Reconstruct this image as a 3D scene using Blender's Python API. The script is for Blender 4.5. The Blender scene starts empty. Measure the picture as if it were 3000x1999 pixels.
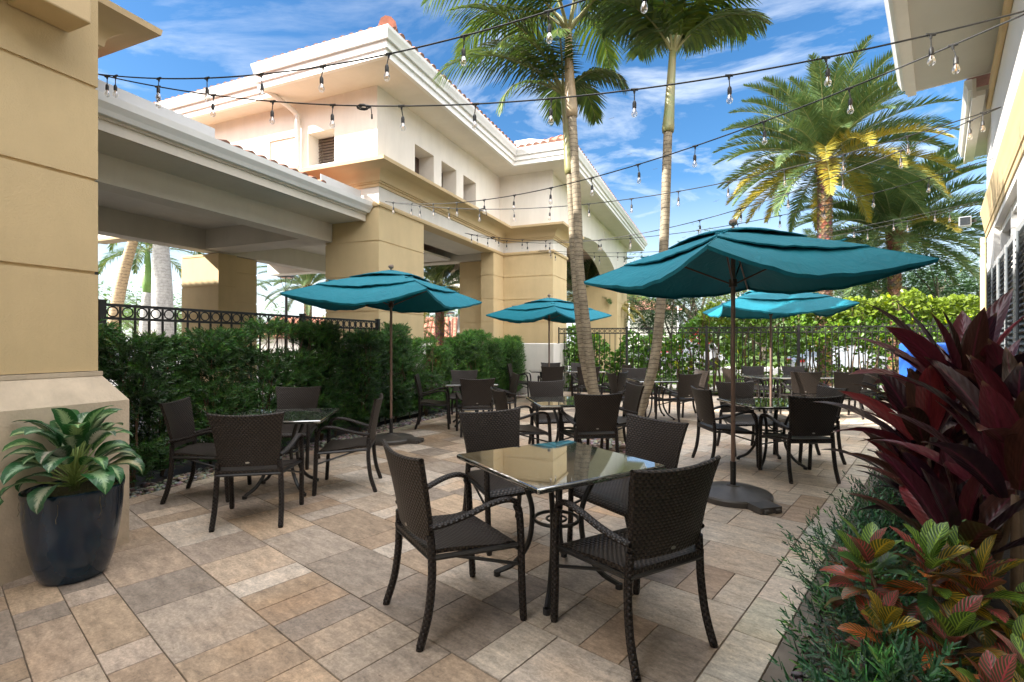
import bpy, math, random
from math import sin, cos, pi, radians as R, sqrt, atan2
from mathutils import Vector as V, Matrix, noise

S = bpy.context.scene
# ------------------------------------------------------------------ camera
cam = bpy.data.cameras.new("camera"); co = bpy.data.objects.new("camera", cam)
S.collection.objects.link(co); S.camera = co
co.location = (0, 0, 1.45); co.rotation_euler = (R(90), 0, 0)
cam.sensor_width = 36; cam.lens = 17.64; cam.shift_y = 0.0022
cam.clip_start = 0.05; cam.clip_end = 2000
# ------------------------------------------------------------------ world
SUN_AZ = V((-0.976, -0.215, 0)).normalized(); SUN_EL = R(30.5)
W = bpy.data.worlds.new("World"); S.world = W; W.use_nodes = True
wn, wl = W.node_tree.nodes, W.node_tree.links
wn.clear()
def N(nodes, typ, **k):
    n = nodes.new(typ)
    for a, b in k.items():
        if a in n.inputs: n.inputs[a].default_value = b
        else: setattr(n, a, b)
    return n
out = N(wn, 'ShaderNodeOutputWorld'); bg = N(wn, 'ShaderNodeBackground', Strength=0.075)
sky = N(wn, 'ShaderNodeTexSky'); sky.sky_type = 'NISHITA'; sky.sun_disc = False
sky.sun_elevation = SUN_EL; sky.sun_rotation = atan2(SUN_AZ.x, SUN_AZ.y)
sky.air_density = 1.0; sky.dust_density = 0.6; sky.ozone_density = 2.5
tc = N(wn, 'ShaderNodeTexCoord')
# wispy clouds: noise over the direction projected on a high plane
sep = N(wn, 'ShaderNodeSeparateXYZ'); wl.new(tc.outputs['Generated'], sep.inputs[0])
mz = N(wn, 'ShaderNodeMath', operation='MAXIMUM'); wl.new(sep.outputs[2], mz.inputs[0]); mz.inputs[1].default_value = 0.02
az = N(wn, 'ShaderNodeMath', operation='ADD'); wl.new(mz.outputs[0], az.inputs[0]); az.inputs[1].default_value = 0.12
dx = N(wn, 'ShaderNodeMath', operation='DIVIDE'); wl.new(sep.outputs[0], dx.inputs[0]); wl.new(az.outputs[0], dx.inputs[1])
dy = N(wn, 'ShaderNodeMath', operation='DIVIDE'); wl.new(sep.outputs[1], dy.inputs[0]); wl.new(az.outputs[0], dy.inputs[1])
cmb = N(wn, 'ShaderNodeCombineXYZ'); wl.new(dx.outputs[0], cmb.inputs[0]); wl.new(dy.outputs[0], cmb.inputs[1])
mp = N(wn, 'ShaderNodeMapping'); wl.new(cmb.outputs[0], mp.inputs[0])
mp.inputs['Rotation'].default_value = (0, 0, R(35)); mp.inputs['Scale'].default_value = (1.0, 1.6, 1); mp.inputs['Location'].default_value = (3.1, 1.7, 0)
n1 = N(wn, 'ShaderNodeTexNoise', Scale=1.5, Detail=9, Roughness=0.62, Distortion=0.7); wl.new(mp.outputs[0], n1.inputs['Vector'])
n2 = N(wn, 'ShaderNodeTexNoise', Scale=0.55, Detail=3, Roughness=0.5); wl.new(cmb.outputs[0], n2.inputs['Vector'])
r1 = N(wn, 'ShaderNodeMapRange'); wl.new(n1.outputs[0], r1.inputs[0]); r1.inputs[1].default_value = 0.49; r1.inputs[2].default_value = 0.76
r2 = N(wn, 'ShaderNodeMapRange'); wl.new(n2.outputs[0], r2.inputs[0]); r2.inputs[1].default_value = 0.36; r2.inputs[2].default_value = 0.56
mm = N(wn, 'ShaderNodeMath', operation='MULTIPLY'); wl.new(r1.outputs[0], mm.inputs[0]); wl.new(r2.outputs[0], mm.inputs[1])
hz = N(wn, 'ShaderNodeMapRange'); wl.new(sep.outputs[2], hz.inputs[0]); hz.inputs[1].default_value = 0.0; hz.inputs[2].default_value = 0.30; hz.inputs[3].default_value = 0.80; hz.inputs[4].default_value = 0.0
mx2 = N(wn, 'ShaderNodeMath', operation='MAXIMUM'); wl.new(mm.outputs[0], mx2.inputs[0]); wl.new(hz.outputs[0], mx2.inputs[1])
hsv = N(wn, 'ShaderNodeHueSaturation', Saturation=1.28, Value=0.56); wl.new(sky.outputs[0], hsv.inputs['Color'])
mix = N(wn, 'ShaderNodeMix', data_type='RGBA'); wl.new(mx2.outputs[0], mix.inputs[0]); wl.new(hsv.outputs[0], mix.inputs[6])
mix.inputs[7].default_value = (3.6, 3.75, 3.95, 1)
# fill light: bright cloud bank added overhead and behind the viewer, out of view
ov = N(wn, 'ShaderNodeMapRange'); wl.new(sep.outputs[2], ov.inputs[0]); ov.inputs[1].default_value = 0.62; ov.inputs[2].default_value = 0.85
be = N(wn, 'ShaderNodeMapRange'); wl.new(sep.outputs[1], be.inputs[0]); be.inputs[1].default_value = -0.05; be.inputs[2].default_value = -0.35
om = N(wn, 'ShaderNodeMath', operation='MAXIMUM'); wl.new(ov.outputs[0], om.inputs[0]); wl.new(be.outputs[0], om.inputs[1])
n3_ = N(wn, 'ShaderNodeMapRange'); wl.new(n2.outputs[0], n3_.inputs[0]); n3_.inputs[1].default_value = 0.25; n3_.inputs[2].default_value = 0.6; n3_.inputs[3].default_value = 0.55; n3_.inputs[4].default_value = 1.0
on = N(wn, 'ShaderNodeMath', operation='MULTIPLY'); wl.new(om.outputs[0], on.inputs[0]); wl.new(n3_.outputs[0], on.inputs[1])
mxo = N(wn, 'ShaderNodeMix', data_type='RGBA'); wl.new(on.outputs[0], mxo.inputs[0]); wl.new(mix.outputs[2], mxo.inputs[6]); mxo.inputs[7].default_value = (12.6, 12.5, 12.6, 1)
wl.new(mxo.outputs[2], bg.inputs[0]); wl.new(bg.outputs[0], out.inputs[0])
# ------------------------------------------------------------------ sun
sl = bpy.data.lights.new("sun", 'SUN'); so = bpy.data.objects.new("sun", sl); S.collection.objects.link(so)
sl.energy = 2.7; sl.angle = R(0.53); sl.color = (1.0, 0.955, 0.88)
sd = V((SUN_AZ.x * cos(SUN_EL), SUN_AZ.y * cos(SUN_EL), sin(SUN_EL)))
so.rotation_euler = sd.to_track_quat('Z', 'Y').to_euler(); so.location = (-20, 0, 20)
S.view_settings.view_transform = 'Standard'; S.view_settings.look = 'None'
S.view_settings.exposure = 2.5; S.view_settings.gamma = 1.0
S.cycles.max_bounces = 8; S.cycles.diffuse_bounces = 5; S.cycles.transparent_max_bounces = 12; S.cycles.caustics_reflective = False; S.cycles.caustics_refractive = False
S.cycles.use_denoising = True

# ================================================================== helpers
COL = S.collection
class MB:
    """collects geometry (optional uv and colour per corner) and links it as one mesh"""
    def __init__(s): s.v = []; s.f = []; s.uv = []; s.c = []; s.mi = []
    def vert(s, p): s.v.append(tuple(p)); return len(s.v) - 1
    def face(s, idx, uv=None, c=None, mi=0):
        s.f.append(tuple(idx)); n = len(idx); s.mi.append(mi)
        s.uv.extend(uv if uv else [(0, 0)] * n); s.c.extend([c if c else (1, 1, 1)] * n)
    def poly(s, pts, uv=None, c=None, mi=0): s.face([s.vert(p) for p in pts], uv, c, mi)
    def box(s, x0, x1, y0, y1, z0, z1, c=None):
        P = [(x, y, z) for z in (z0, z1) for y in (y0, y1) for x in (x0, x1)]
        b = len(s.v); s.v.extend(P)
        for q in ((0, 2, 3, 1), (4, 5, 7, 6), (0, 1, 5, 4), (2, 6, 7, 3), (0, 4, 6, 2), (1, 3, 7, 5)): s.face([b + i for i in q], None, c)
    def hull8(s, P, c=None):
        b = len(s.v); s.v.extend([tuple(p) for p in P])
        for q in ((0, 2, 3, 1), (4, 5, 7, 6), (0, 1, 5, 4), (2, 6, 7, 3), (0, 4, 6, 2), (1, 3, 7, 5)): s.face([b + i for i in q], None, c)
    def tube(s, pts, rad, n=8, cap=True, flat=1.0, up=V((0, 0, 1)), c=None, vlen=0):
        pts = [V(p) for p in pts]; L = len(pts)
        rr = rad if isinstance(rad, (list, tuple)) else [rad] * L
        rings = []; dist = vlen; per = 2 * pi * max(rr)
        prev = None; ds = []
        for i, p in enumerate(pts):
            t = (pts[min(i + 1, L - 1)] - pts[max(i - 1, 0)]).normalized()
            if prev is None:
                a = t.cross(up)
                if a.length < 1e-3: a = t.cross(V((1, 0, 0)))
                a.normalize()
            else:
                a = prev - t * prev.dot(t); a.normalize()
            prev = a; b = a.cross(t).normalized()
            if i: dist += (pts[i] - pts[i - 1]).length
            ds.append(dist)
            rings.append([s.vert(p + a * (rr[i] * cos(2 * pi * k / n)) + b * (rr[i] * flat * sin(2 * pi * k / n))) for k in range(n)])
        for i in range(L - 1):
            for k in range(n):
                k2 = (k + 1) % n
                s.face([rings[i][k], rings[i][k2], rings[i + 1][k2], rings[i + 1][k]],
                       [(per * k / n, ds[i]), (per * (k + 1) / n, ds[i]), (per * (k + 1) / n, ds[i + 1]), (per * k / n, ds[i + 1])], c)
        if cap:
            s.face(rings[0][::-1], None, c); s.face(rings[-1], None, c)
    def lathe(s, prof, n=24, cx=0, cy=0, c=None):
        rings = [[s.vert((cx + r * cos(2 * pi * k / n), cy + r * sin(2 * pi * k / n), z)) for k in range(n)] for r, z in prof]
        for i in range(len(prof) - 1):
            for k in range(n):
                k2 = (k + 1) % n; s.face([rings[i][k], rings[i][k2], rings[i + 1][k2], rings[i + 1][k]], None, c)
        s.face(rings[0][::-1], None, c); s.face(rings[-1], None, c)
    def grid(s, fn, nu, nv, su=1, sv=1, c=None, close=False):
        g = [[s.vert(fn(i / nu, j / nv)) for j in range(nv + 1)] for i in range(nu + 1)]
        for i in range(nu):
            for j in range(nv):
                s.face([g[i][j], g[i + 1][j], g[i + 1][j + 1], g[i][j + 1]],
                       [(su * i / nu, sv * j / nv), (su * (i + 1) / nu, sv * j / nv), (su * (i + 1) / nu, sv * (j + 1) / nv), (su * i / nu, sv * (j + 1) / nv)], c)
        return g
    def prism(s, prof, path, c=None, closed=False):
        """sweep a closed profile [(out, z)] along a path of (point, outward) pairs (mitred by the caller)"""
        n = len(prof); rings = []
        for p, o in path: rings.append([s.vert((p[0] + o[0] * a, p[1] + o[1] * a, z)) for a, z in prof])
        m = len(path) if closed else len(path) - 1
        for i in range(m):
            A, B = rings[i], rings[(i + 1) % len(rings)]
            for k in range(n): s.face([A[k], A[(k + 1) % n], B[(k + 1) % n], B[k]], None, c)
        if not closed: s.face(rings[0], None, c); s.face(rings[-1][::-1], None, c)
    def build(s, name, mat, parent=None, smooth=False, fix=True, loc=None):
        me = bpy.data.meshes.new(name); me.from_pydata(s.v, [], s.f)
        ul = me.uv_layers.new(name="UV"); ul.data.foreach_set("uv", [x for p in s.uv for x in p])
        ca = me.color_attributes.new("Col", 'FLOAT_COLOR', 'CORNER')
        ca.data.foreach_set("color", [x for p in s.c for x in (p[0], p[1], p[2], 1)])
        if smooth: me.polygons.foreach_set("use_smooth", [True] * len(me.polygons))
        mats = mat if isinstance(mat, list) else [mat]
        for m_ in mats: me.materials.append(m_)
        if len(mats) > 1: me.polygons.foreach_set("material_index", s.mi)
        o = bpy.data.objects.new(name, me); COL.objects.link(o)
        if fix:
            import bmesh
            bm = bmesh.new(); bm.from_mesh(me); bmesh.ops.recalc_face_normals(bm, faces=bm.faces); bm.to_mesh(me); bm.free()
        if smooth == 'auto': shade(o)
        if parent: o.parent = parent
        if loc: o.location = loc
        return o
def shade(o, ang=35):
    me = o.data; me.polygons.foreach_set("use_smooth", [True] * len(me.polygons))
    import bmesh
    bm = bmesh.new(); bm.from_mesh(me)
    for e in bm.edges:
        if len(e.link_faces) == 2 and e.calc_face_angle(0) > R(ang): e.smooth = False
    bm.to_mesh(me); bm.free()
def bevel(o, w=0.01, seg=2):
    m = o.modifiers.new("bev", 'BEVEL'); m.width = w; m.segments = seg; m.limit_method = 'ANGLE'; m.angle_limit = R(40); return o
def tag(o, label=None, cat=None, group=None, kind=None):
    for k, v in (('label', label), ('category', cat), ('group', group), ('kind', kind)):
        if v: o[k] = v
    return o
def empty(name, loc=(0, 0, 0), rz=0, label=None, cat=None, group=None):
    o = bpy.data.objects.new(name, None); COL.objects.link(o); o.empty_display_size = .1
    o.location = loc; o.rotation_euler = (0, 0, rz); return tag(o, label, cat, group)
def dup(root, loc, rz, label=None, scale=None, group=None):
    def cp(o, par):
        c = o.copy(); COL.objects.link(c)
        if par: c.parent = par
        for ch in list(o.children): cp(ch, c)
        return c
    r = cp(root, None); r.location = loc; r.rotation_euler = (0, 0, rz)
    if scale: r.scale = (scale,) * 3
    if label: r['label'] = label
    if group: r['group'] = group
    return r
def cr(pts, n=6):
    """Catmull-Rom smoothing"""
    P = [V(p) for p in pts]; P = [P[0] * 2 - P[1]] + P + [P[-1] * 2 - P[-2]]; o = []
    for i in range(1, len(P) - 2):
        for k in range(n):
            t = k / n; a, b, c, d = P[i - 1], P[i], P[i + 1], P[i + 2]
            o.append(.5 * ((2 * b) + (c - a) * t + (2 * a - 5 * b + 4 * c - d) * t * t + (3 * b - a - 3 * c + d) * t ** 3))
    o.append(P[-2]); return o
# ------------------------------------------------------------------ materials
def mat(name, col=(.5, .5, .5), rough=.6, metal=0, spec=.5, noise_s=0, noise_a=0.0, bump=0, bump_s=40, col2=None, coat=0, attr=False, trans=0, detail=6, dirt=None, bdist=.01, streak=0):
    m = bpy.data.materials.new(name); m.use_nodes = True; nt = m.node_tree; n, l = nt.nodes, nt.links
    b = n['Principled BSDF']; b.inputs['Roughness'].default_value = rough; b.inputs['Metallic'].default_value = metal
    b.inputs['Specular IOR Level'].default_value = spec; b.inputs['Coat Weight'].default_value = coat
    b.inputs['Base Color'].default_value = (*col, 1)
    tc = N(n, 'ShaderNodeTexCoord'); src = None
    if attr:
        a = N(n, 'ShaderNodeAttribute', attribute_name='Col'); mu = N(n, 'ShaderNodeMix', data_type='RGBA', blend_type='MULTIPLY')
        mu.inputs[0].default_value = 1; mu.inputs[6].default_value = (*col, 1); l.new(a.outputs[0], mu.inputs[7]); src = mu.outputs[2]
    if noise_s:
        no = N(n, 'ShaderNodeTexNoise', Scale=noise_s, Detail=detail, Roughness=.6); l.new(tc.outputs['Object'], no.inputs['Vector'])
        mr = N(n, 'ShaderNodeMapRange'); l.new(no.outputs[0], mr.inputs[0]); mr.inputs[1].default_value = .3; mr.inputs[2].default_value = .7
        mi = N(n, 'ShaderNodeMix', data_type='RGBA'); l.new(mr.outputs[0], mi.inputs[0])
        c2 = col2 or tuple(max(0, x * (1 - noise_a)) for x in col)
        if src:
            mi.blend_type = 'MIX'; l.new(src, mi.inputs[6])
            mu2 = N(n, 'ShaderNodeMix', data_type='RGBA', blend_type='MULTIPLY'); mu2.inputs[0].default_value = 1
            l.new(src, mu2.inputs[6]); k = 1 - noise_a; mu2.inputs[7].default_value = (k, k, k, 1); l.new(mu2.outputs[2], mi.inputs[7])
        else:
            mi.inputs[6].default_value = (*col, 1); mi.inputs[7].default_value = (*c2, 1)
        src = mi.outputs[2]
    if streak:
        mpn = N(n, 'ShaderNodeMapping'); l.new(tc.outputs['Object'], mpn.inputs[0]); mpn.inputs['Scale'].default_value = (2.2, 2.2, .6)
        ns = N(n, 'ShaderNodeTexNoise', Scale=1.0, Detail=7, Roughness=.7); l.new(mpn.outputs[0], ns.inputs['Vector'])
        rs = N(n, 'ShaderNodeMapRange'); l.new(ns.outputs[0], rs.inputs[0]); rs.inputs[1].default_value = .42; rs.inputs[2].default_value = .72; rs.inputs[3].default_value = 1.03; rs.inputs[4].default_value = 1 - streak
        ms_ = N(n, 'ShaderNodeMix', data_type='RGBA', blend_type='MULTIPLY'); ms_.inputs[0].default_value = 1
        if src: l.new(src, ms_.inputs[6])
        else: ms_.inputs[6].default_value = (*col, 1)
        l.new(rs.outputs[0], ms_.inputs[7]); src = ms_.outputs[2]
    if src: l.new(src, b.inputs['Base Color'])
    if bump:
        bn = N(n, 'ShaderNodeTexNoise', Scale=bump_s, Detail=5); l.new(tc.outputs['Object'], bn.inputs['Vector'])
        bu = N(n, 'ShaderNodeBump', Strength=bump, Distance=bdist); l.new(bn.outputs[0], bu.inputs['Height']); l.new(bu.outputs[0], b.inputs['Normal'])
    if trans:
        b.inputs['Alpha'].default_value = 1
        tr = N(n, 'ShaderNodeBsdfTranslucent'); ms = N(n, 'ShaderNodeMixShader'); ms.inputs[0].default_value = trans
        if src: l.new(src, tr.inputs[0])
        else: tr.inputs[0].default_value = (*col, 1)
        l.new(b.outputs[0], ms.inputs[1]); l.new(tr.outputs[0], ms.inputs[2]); l.new(ms.outputs[0], n['Material Output'].inputs[0])
    return m
M = {}
M['stucco_y'] = mat('yellow_stucco', (.65, .495, .275), .85, noise_s=2.2, noise_a=.08, bump=.6, bump_s=110, bdist=.005, streak=.07)
M['stucco_y2'] = mat('yellow_cornice', (.63, .47, .26), .7, noise_s=1.5, noise_a=.10, bump=.15, bump_s=90, bdist=.003)
M['stucco_w'] = mat('white_stucco', (.78, .735, .665), .85, noise_s=1.3, noise_a=.05, bump=.4, bump_s=110, bdist=.004, streak=.09)
M['stone'] = mat('cast_stone_plinth', (.66, .54, .40), .85, noise_s=6, noise_a=.22, bump=.6, bump_s=60, bdist=.005, streak=.2)
M['soffit'] = mat('soffit_paint', (.72, .67, .59), .75, noise_s=1.2, noise_a=.06, bump=.08, bump_s=60, streak=.06)
M['beam'] = mat('beam_paint', (.66, .60, .51), .75, noise_s=1.4, noise_a=.07, bump=.1, bump_s=60, streak=.07)
M['gutter'] = mat('white_gutter_metal', (.74, .73, .70), .38, noise_s=3, noise_a=.08)
M['flash'] = mat('grey_flashing_metal', (.62, .63, .63), .45, noise_s=4, noise_a=.06)
M['black'] = mat('black_powder_coat', (.018, .017, .017), .38, noise_s=20, noise_a=.3)
M['darkbrown'] = mat('dark_brown_louver', (.07, .04, .028), .55, noise_s=20, noise_a=.3)
M['pole'] = mat('bronze_pole', (.23, .15, .115), .42, metal=.3, noise_s=12, noise_a=.2)
M['rib'] = mat('bronze_rib', (.10, .065, .05), .45, metal=.3, noise_s=12, noise_a=.2)
M['base'] = mat('dark_umbrella_base', (.07, .062, .055), .42, noise_s=14, noise_a=.3, bump=.1, bump_s=50)
M['finial'] = mat('worn_finial', (.30, .22, .17), .7, noise_s=60, noise_a=.5)
M['bulbblack'] = mat('black_rubber', (.02, .02, .02), .5)
M['soil'] = mat('dark_soil', (.045, .032, .022), .95, noise_s=18, noise_a=.5, bump=.6, bump_s=50, bdist=.02)
M['grass'] = mat('lawn_base', (.10, .17, .025), .9, noise_s=5, noise_a=.4, bump=.6, bump_s=60, bdist=.03)
M['asphalt'] = mat('pale_asphalt', (.23, .22, .21), .9, noise_s=6, noise_a=.15, bump=.3, bump_s=90)
M['concrete'] = mat('pale_concrete', (.55, .51, .45), .85, noise_s=3, noise_a=.12)
M['trim'] = mat('white_trim', (.78, .76, .72), .5, noise_s=4, noise_a=.05)
M['shutter'] = mat('grey_shutter', (.36, .36, .36), .45, noise_s=6, noise_a=.12)
M['shutdark'] = mat('dark_shutter_slat', (.12, .135, .145), .45, noise_s=6, noise_a=.15)
M['pane'] = mat('dark_glass', (.03, .035, .04), .08, spec=.8)
M['leafclu'] = mat('clusia_leaf', (.17, .27, .03), .38, attr=True, trans=.42, spec=.5)
M['leafpod'] = mat('podocarpus_leaf', (.050, .130, .026), .45, attr=True, trans=.15)
M['leafbed'] = mat('podocarpus_leaf_bed', (.038, .115, .050), .45, attr=True, trans=.12)
M['leafpho'] = mat('date_palm_leaf', (.105, .155, .055), .5, attr=True, trans=.15)
M['leafking'] = mat('king_palm_leaf', (.085, .135, .025), .38, attr=True, trans=.28)
M['leaftree'] = mat('tree_leaf', (.065, .12, .03), .5, attr=True, trans=.2)
M['stem'] = mat('leaf_stem', (.26, .25, .10), .55, noise_s=10, noise_a=.2)
M['twig'] = mat('shrub_twig', (.16, .10, .06), .85, noise_s=30, noise_a=.3)
M['bark'] = mat('tree_bark', (.20, .16, .12), .9, noise_s=14, noise_a=.4, bump=.6, bump_s=30, bdist=.02)
M['shaft'] = mat('green_crownshaft', (.20, .24, .09), .4, noise_s=4, col2=(.28, .22, .10))
M['shafttan'] = mat('papery_crownshaft', (.42, .31, .19), .5, noise_s=5, col2=(.28, .21, .12))
M['terra_far'] = mat('terracotta_roof_plain', (.50, .24, .15), .8, noise_s=3, noise_a=.2)
M['red'] = mat('sign_red', (.55, .02, .02), .4)
M['signw'] = mat('sign_white', (.85, .85, .85), .5)
M['carw'] = mat('white_car_paint', (.75, .75, .75), .25, coat=.5)
M['carr'] = mat('red_car_paint', (.40, .03, .03), .25, coat=.5)
M['cars'] = mat('silver_car_paint', (.40, .42, .45), .3, coat=.5, metal=.4)
M['tyre'] = mat('tyre_rubber', (.02, .02, .02), .8)
M['bluecloth'] = mat('blue_vinyl_cover', (.03, .13, .55), .35, noise_s=5, noise_a=.15, bump=.3, bump_s=5, bdist=.03)
M['navy'] = mat('navy_glaze', (.002, .012, .034), .15, spec=.45, coat=.2, noise_s=7, col2=(.002, .020, .038), bump=.12, bump_s=9, bdist=.01)
M['moss'] = mat('dried_moss', (.15, .13, .06), .95, noise_s=30, noise_a=.6)
M['rock'] = mat('river_pebble', (.34, .31, .28), .75, attr=True, noise_s=25, noise_a=.25)

def striped(name, c1, c2, per, rough=.7, bump=.5, jit=.25, attr=False):
    """ringed bark: rings every `per` metres up the object"""
    m = mat(name, c1, rough); nt = m.node_tree; n, l = nt.nodes, nt.links; b = n['Principled BSDF']
    tc = N(n, 'ShaderNodeTexCoord'); no = N(n, 'ShaderNodeTexNoise', Scale=5, Detail=4); l.new(tc.outputs['Object'], no.inputs['Vector'])
    se = N(n, 'ShaderNodeSeparateXYZ'); l.new(tc.outputs['Object'], se.inputs[0])
    a = N(n, 'ShaderNodeMath', operation='MULTIPLY_ADD'); l.new(no.outputs[0], a.inputs[0]); a.inputs[1].default_value = per * 1.3; l.new(se.outputs[2], a.inputs[2])
    d = N(n, 'ShaderNodeMath', operation='DIVIDE'); l.new(a.outputs[0], d.inputs[0]); d.inputs[1].default_value = per
    f = N(n, 'ShaderNodeMath', operation='FRACT'); l.new(d.outputs[0], f.inputs[0])
    rm = N(n, 'ShaderNodeValToRGB'); l.new(f.outputs[0], rm.inputs[0]); e = rm.color_ramp.elements
    e[0].position = 0; e[0].color = (*c2, 1); e[1].position = .18; e[1].color = (*c1, 1)
    x = rm.color_ramp.elements.new(.10); x.color = (*[p * .8 for p in c2], 1)
    n2_ = N(n, 'ShaderNodeTexNoise', Scale=9, Detail=8, Roughness=.7); l.new(tc.outputs['Object'], n2_.inputs['Vector'])
    mr = N(n, 'ShaderNodeMapRange'); l.new(n2_.outputs[0], mr.inputs[0]); mr.inputs[1].default_value = .35; mr.inputs[2].default_value = .7; mr.inputs[3].default_value = 1.15; mr.inputs[4].default_value = 1 - jit * 1.6
    mi = N(n, 'ShaderNodeMix', data_type='RGBA', blend_type='MULTIPLY'); mi.inputs[0].default_value = 1; l.new(rm.outputs[0], mi.inputs[6]); l.new(mr.outputs[0], mi.inputs[7])
    l.new(mi.outputs[2], b.inputs['Base Color'])
    bu = N(n, 'ShaderNodeBump', Strength=bump, Distance=.012); l.new(f.outputs[0], bu.inputs['Height']); l.new(bu.outputs[0], b.inputs['Normal'])
    return m
M['trunkking'] = striped('ringed_palm_trunk', (.33, .27, .185), (.13, .095, .06), .062, jit=.38)
M['trunkroyal'] = striped('pale_royal_trunk', (.42, .40, .37), (.34, .32, .29), .12, bump=.15)
M['trunkorange'] = striped('banded_palm_trunk', (.45, .32, .18), (.20, .14, .09), .13)
M['trunkpho'] = mat('date_palm_trunk', (.22, .13, .075), .95, attr=True, noise_s=12, noise_a=.4, bump=.6, bump_s=25, bdist=.02)

def weave(name, c1, c2, pu=.020, pv=.0095):
    m = mat(name, c1, .40, spec=.32); nt = m.node_tree; n, l = nt.nodes, nt.links; b = n['Principled BSDF']
    uv = N(n, 'ShaderNodeUVMap', uv_map='UV'); se = N(n, 'ShaderNodeSeparateXYZ'); l.new(uv.outputs[0], se.inputs[0])
    def mth(op, a, bb=None):
        x = N(n, 'ShaderNodeMath', operation=op)
        for i, q in enumerate((a, bb)):
            if q is None: continue
            if isinstance(q, (int, float)): x.inputs[i].default_value = q
            else: l.new(q, x.inputs[i])
        return x.outputs[0]
    v = mth('DIVIDE', se.outputs[1], pv); vf = mth('FLOOR', v); half = mth('MULTIPLY', vf, .5)
    u = mth('ADD', mth('DIVIDE', se.outputs[0], pu), half)
    a = mth('ABSOLUTE', mth('SINE', mth('MULTIPLY', u, pi))); c = mth('ABSOLUTE', mth('SINE', mth('MULTIPLY', v, pi)))
    h = mth('MULTIPLY', a, mth('POWER', c, .5))
    rp = N(n, 'ShaderNodeMapRange'); l.new(h, rp.inputs[0]); rp.inputs[1].default_value = .15; rp.inputs[2].default_value = .8
    no = N(n, 'ShaderNodeTexNoise', Scale=30, Detail=3); tc = N(n, 'ShaderNodeTexCoord'); l.new(tc.outputs['Object'], no.inputs['Vector'])
    mi = N(n, 'ShaderNodeMix', data_type='RGBA'); l.new(rp.outputs[0], mi.inputs[0]); mi.inputs[6].default_value = (*c2, 1); mi.inputs[7].default_value = (*c1, 1)
    m2 = N(n, 'ShaderNodeMix', data_type='RGBA', blend_type='MULTIPLY'); m2.inputs[0].default_value = 1; l.new(mi.outputs[2], m2.inputs[6])
    mr = N(n, 'ShaderNodeMapRange'); l.new(no.outputs[0], mr.inputs[0]); mr.inputs[3].default_value = .7; mr.inputs[4].default_value = 1.3; l.new(mr.outputs[0], m2.inputs[7])
    l.new(m2.outputs[2], b.inputs['Base Color'])
    bu = N(n, 'ShaderNodeBump', Strength=.9, Distance=.004); l.new(h, bu.inputs['Height']); l.new(bu.outputs[0], b.inputs['Normal'])
    return m
M['weave'] = weave('dark_brown_wicker', (.044, .032, .025), (.0022, .0018, .0018), .028, .016)
M['wrap'] = weave('dark_wicker_wrap', (.026, .019, .016), (.003, .002, .002), .026, .014)

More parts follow.
